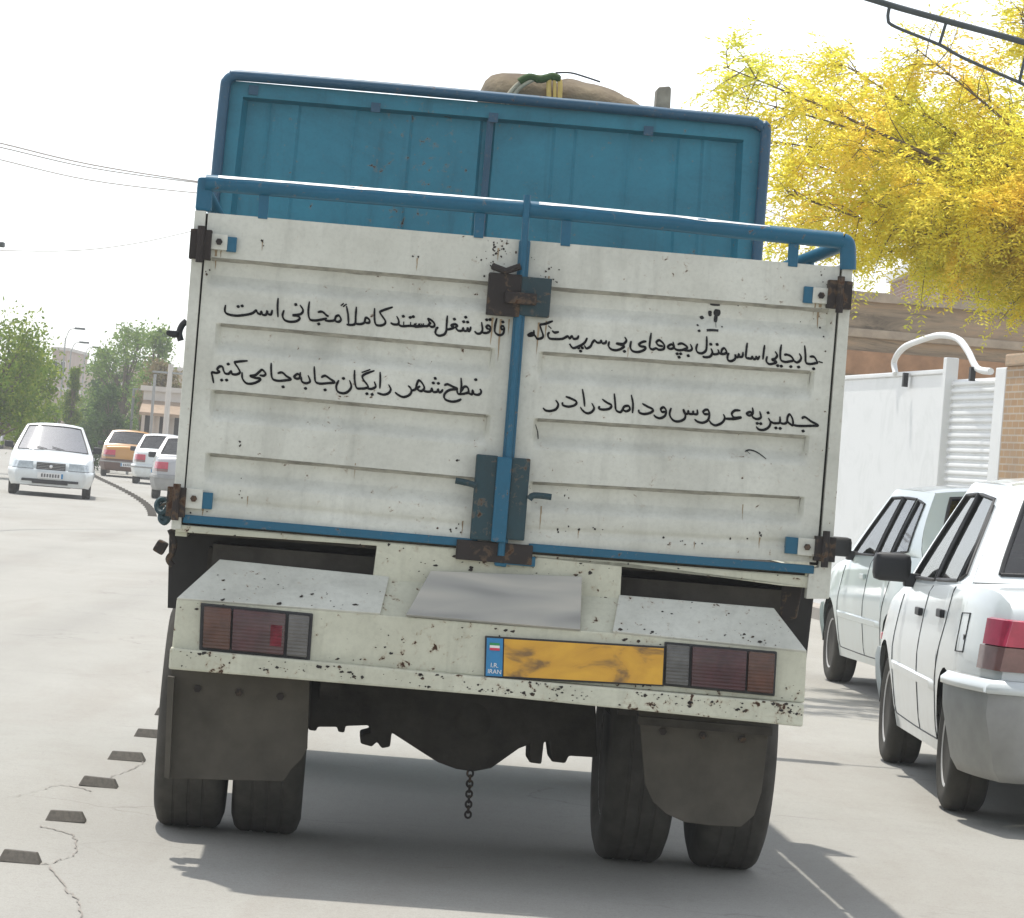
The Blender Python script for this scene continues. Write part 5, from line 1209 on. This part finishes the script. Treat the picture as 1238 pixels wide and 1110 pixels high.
            o_ = [(xo, yw+math.cos(a)*r_, P['r']+math.sin(a)*r_) for r_, a in arc]; i_ = [(xi, p[1], p[2]) for p in o_]
            m.add(o_+i_, [(j, j+1, k+2+j, k+1+j) for j in range(k)]); m.add(i_, [tuple(range(k+1))]); m.build('wheel_arch', M['dark'], c)
    m = MB(); m.box(-hw0*.78, hw0*.78, P['wr']+ra_-.02, P['wf']-ra_+.02, .19, .30); m.box(-.42, .42, y0+.15, y1-.15, .20, .32); m.tube([(-.35, y0+.5, .2), (-.35, y0-.02, .2)], .022, 8)
    m.tube([(-hw0+.1, P['wr'], P['r']), (hw0-.1, P['wr'], P['r'])], .035, 8); m.build('underbody', M['dark'], c, recalc=True)
    return c
def park(kind, px, corner, hdg, *a, **k):
    """px: photo pixel of the ground contact of wheel `corner` ('rl' rear left ...)"""
    g = gnd(*px); sc = k.pop('sc', 1); sx = -1 if corner[1] == 'l' else 1; yw = kind['wf'] if corner[0] == 'f' else kind['wr']
    loc = g - Matrix.Rotation(hdg, 3, 'Z') @ Vector((sx*(kind['W']/2-.03)*sc, yw*sc, 0)); loc.z = 0
    c = car(kind, 'parked_car' if 'nm' not in k else k.pop('nm'), a[0], loc, hdg, *a[1:], **k)
    c.scale = (sc, sc, sc); return c
near = park(SED, (1136, 978), 'rl', R(.0), 'nearest white saloon parked on the right, its red tail light in view', 'car_white', tail='near', bump='grey', sc=1.12, group='cars parked along the right kerb')
hatchc = park(HAT, (999, 823), 'fl', R(4.3), 'off white hatchback parked on the right between the truck and the nearest saloon', 'car_pearl', dark_rear=True, sc=1.08, group='cars parked along the right kerb')
G2 = 'cars on the road ahead left of the truck'
park(BIG, (109, 604), 'fl', R(187), 'oncoming white saloon with dark grille facing us on the left side of the road', 'car_white', nm='oncoming_car')
park(BIG, (122, 575), 'rl', R(7), 'yellow and brown taxi between the oncoming saloon and the white parked cars', 'car_yellow', nm='taxi', group=G2, bump='brown')
park(SED, (160, 584), 'rl', R(5), 'white saloon directly behind the yellow taxi, seen from behind', 'car_white', nm='queued_car', group=G2)
park(SED, (183, 602), 'rl', R(5), 'silver saloon with red tail lamp just left of the truck post', 'car_silver', nm='queued_car', group=G2, bump='grey')
park(SED, (124, 553), 'rl', R(8), 'small far white car in front of the yellow taxi', 'car_white', nm='queued_car', group=G2)
park(SED, (2, 543), 'fl', R(186), 'silver car at the far left edge of the road under the green tree', 'car_silver', nm='parked_car')
park(SED, (16, 538), 'fl', R(186), 'white car behind the silver one at the far left kerb', 'car_white', nm='parked_car')

# ------------------------------------------------------------------ dusty summer air
hz = MB(); hz.box(-950, 950, -70, 3050, -1, 12)
t = NT('dusty_air'); v = t.n('ShaderNodeVolumePrincipled'); v.inputs['Color'].default_value = (.93, .95, .94, 1); v.inputs['Density'].default_value = .0013; v.inputs['Anisotropy'].default_value = .3
t.l(v.outputs[0], t.out.inputs['Volume'])
tag(hz.build('haze', t.m), kind='stuff')
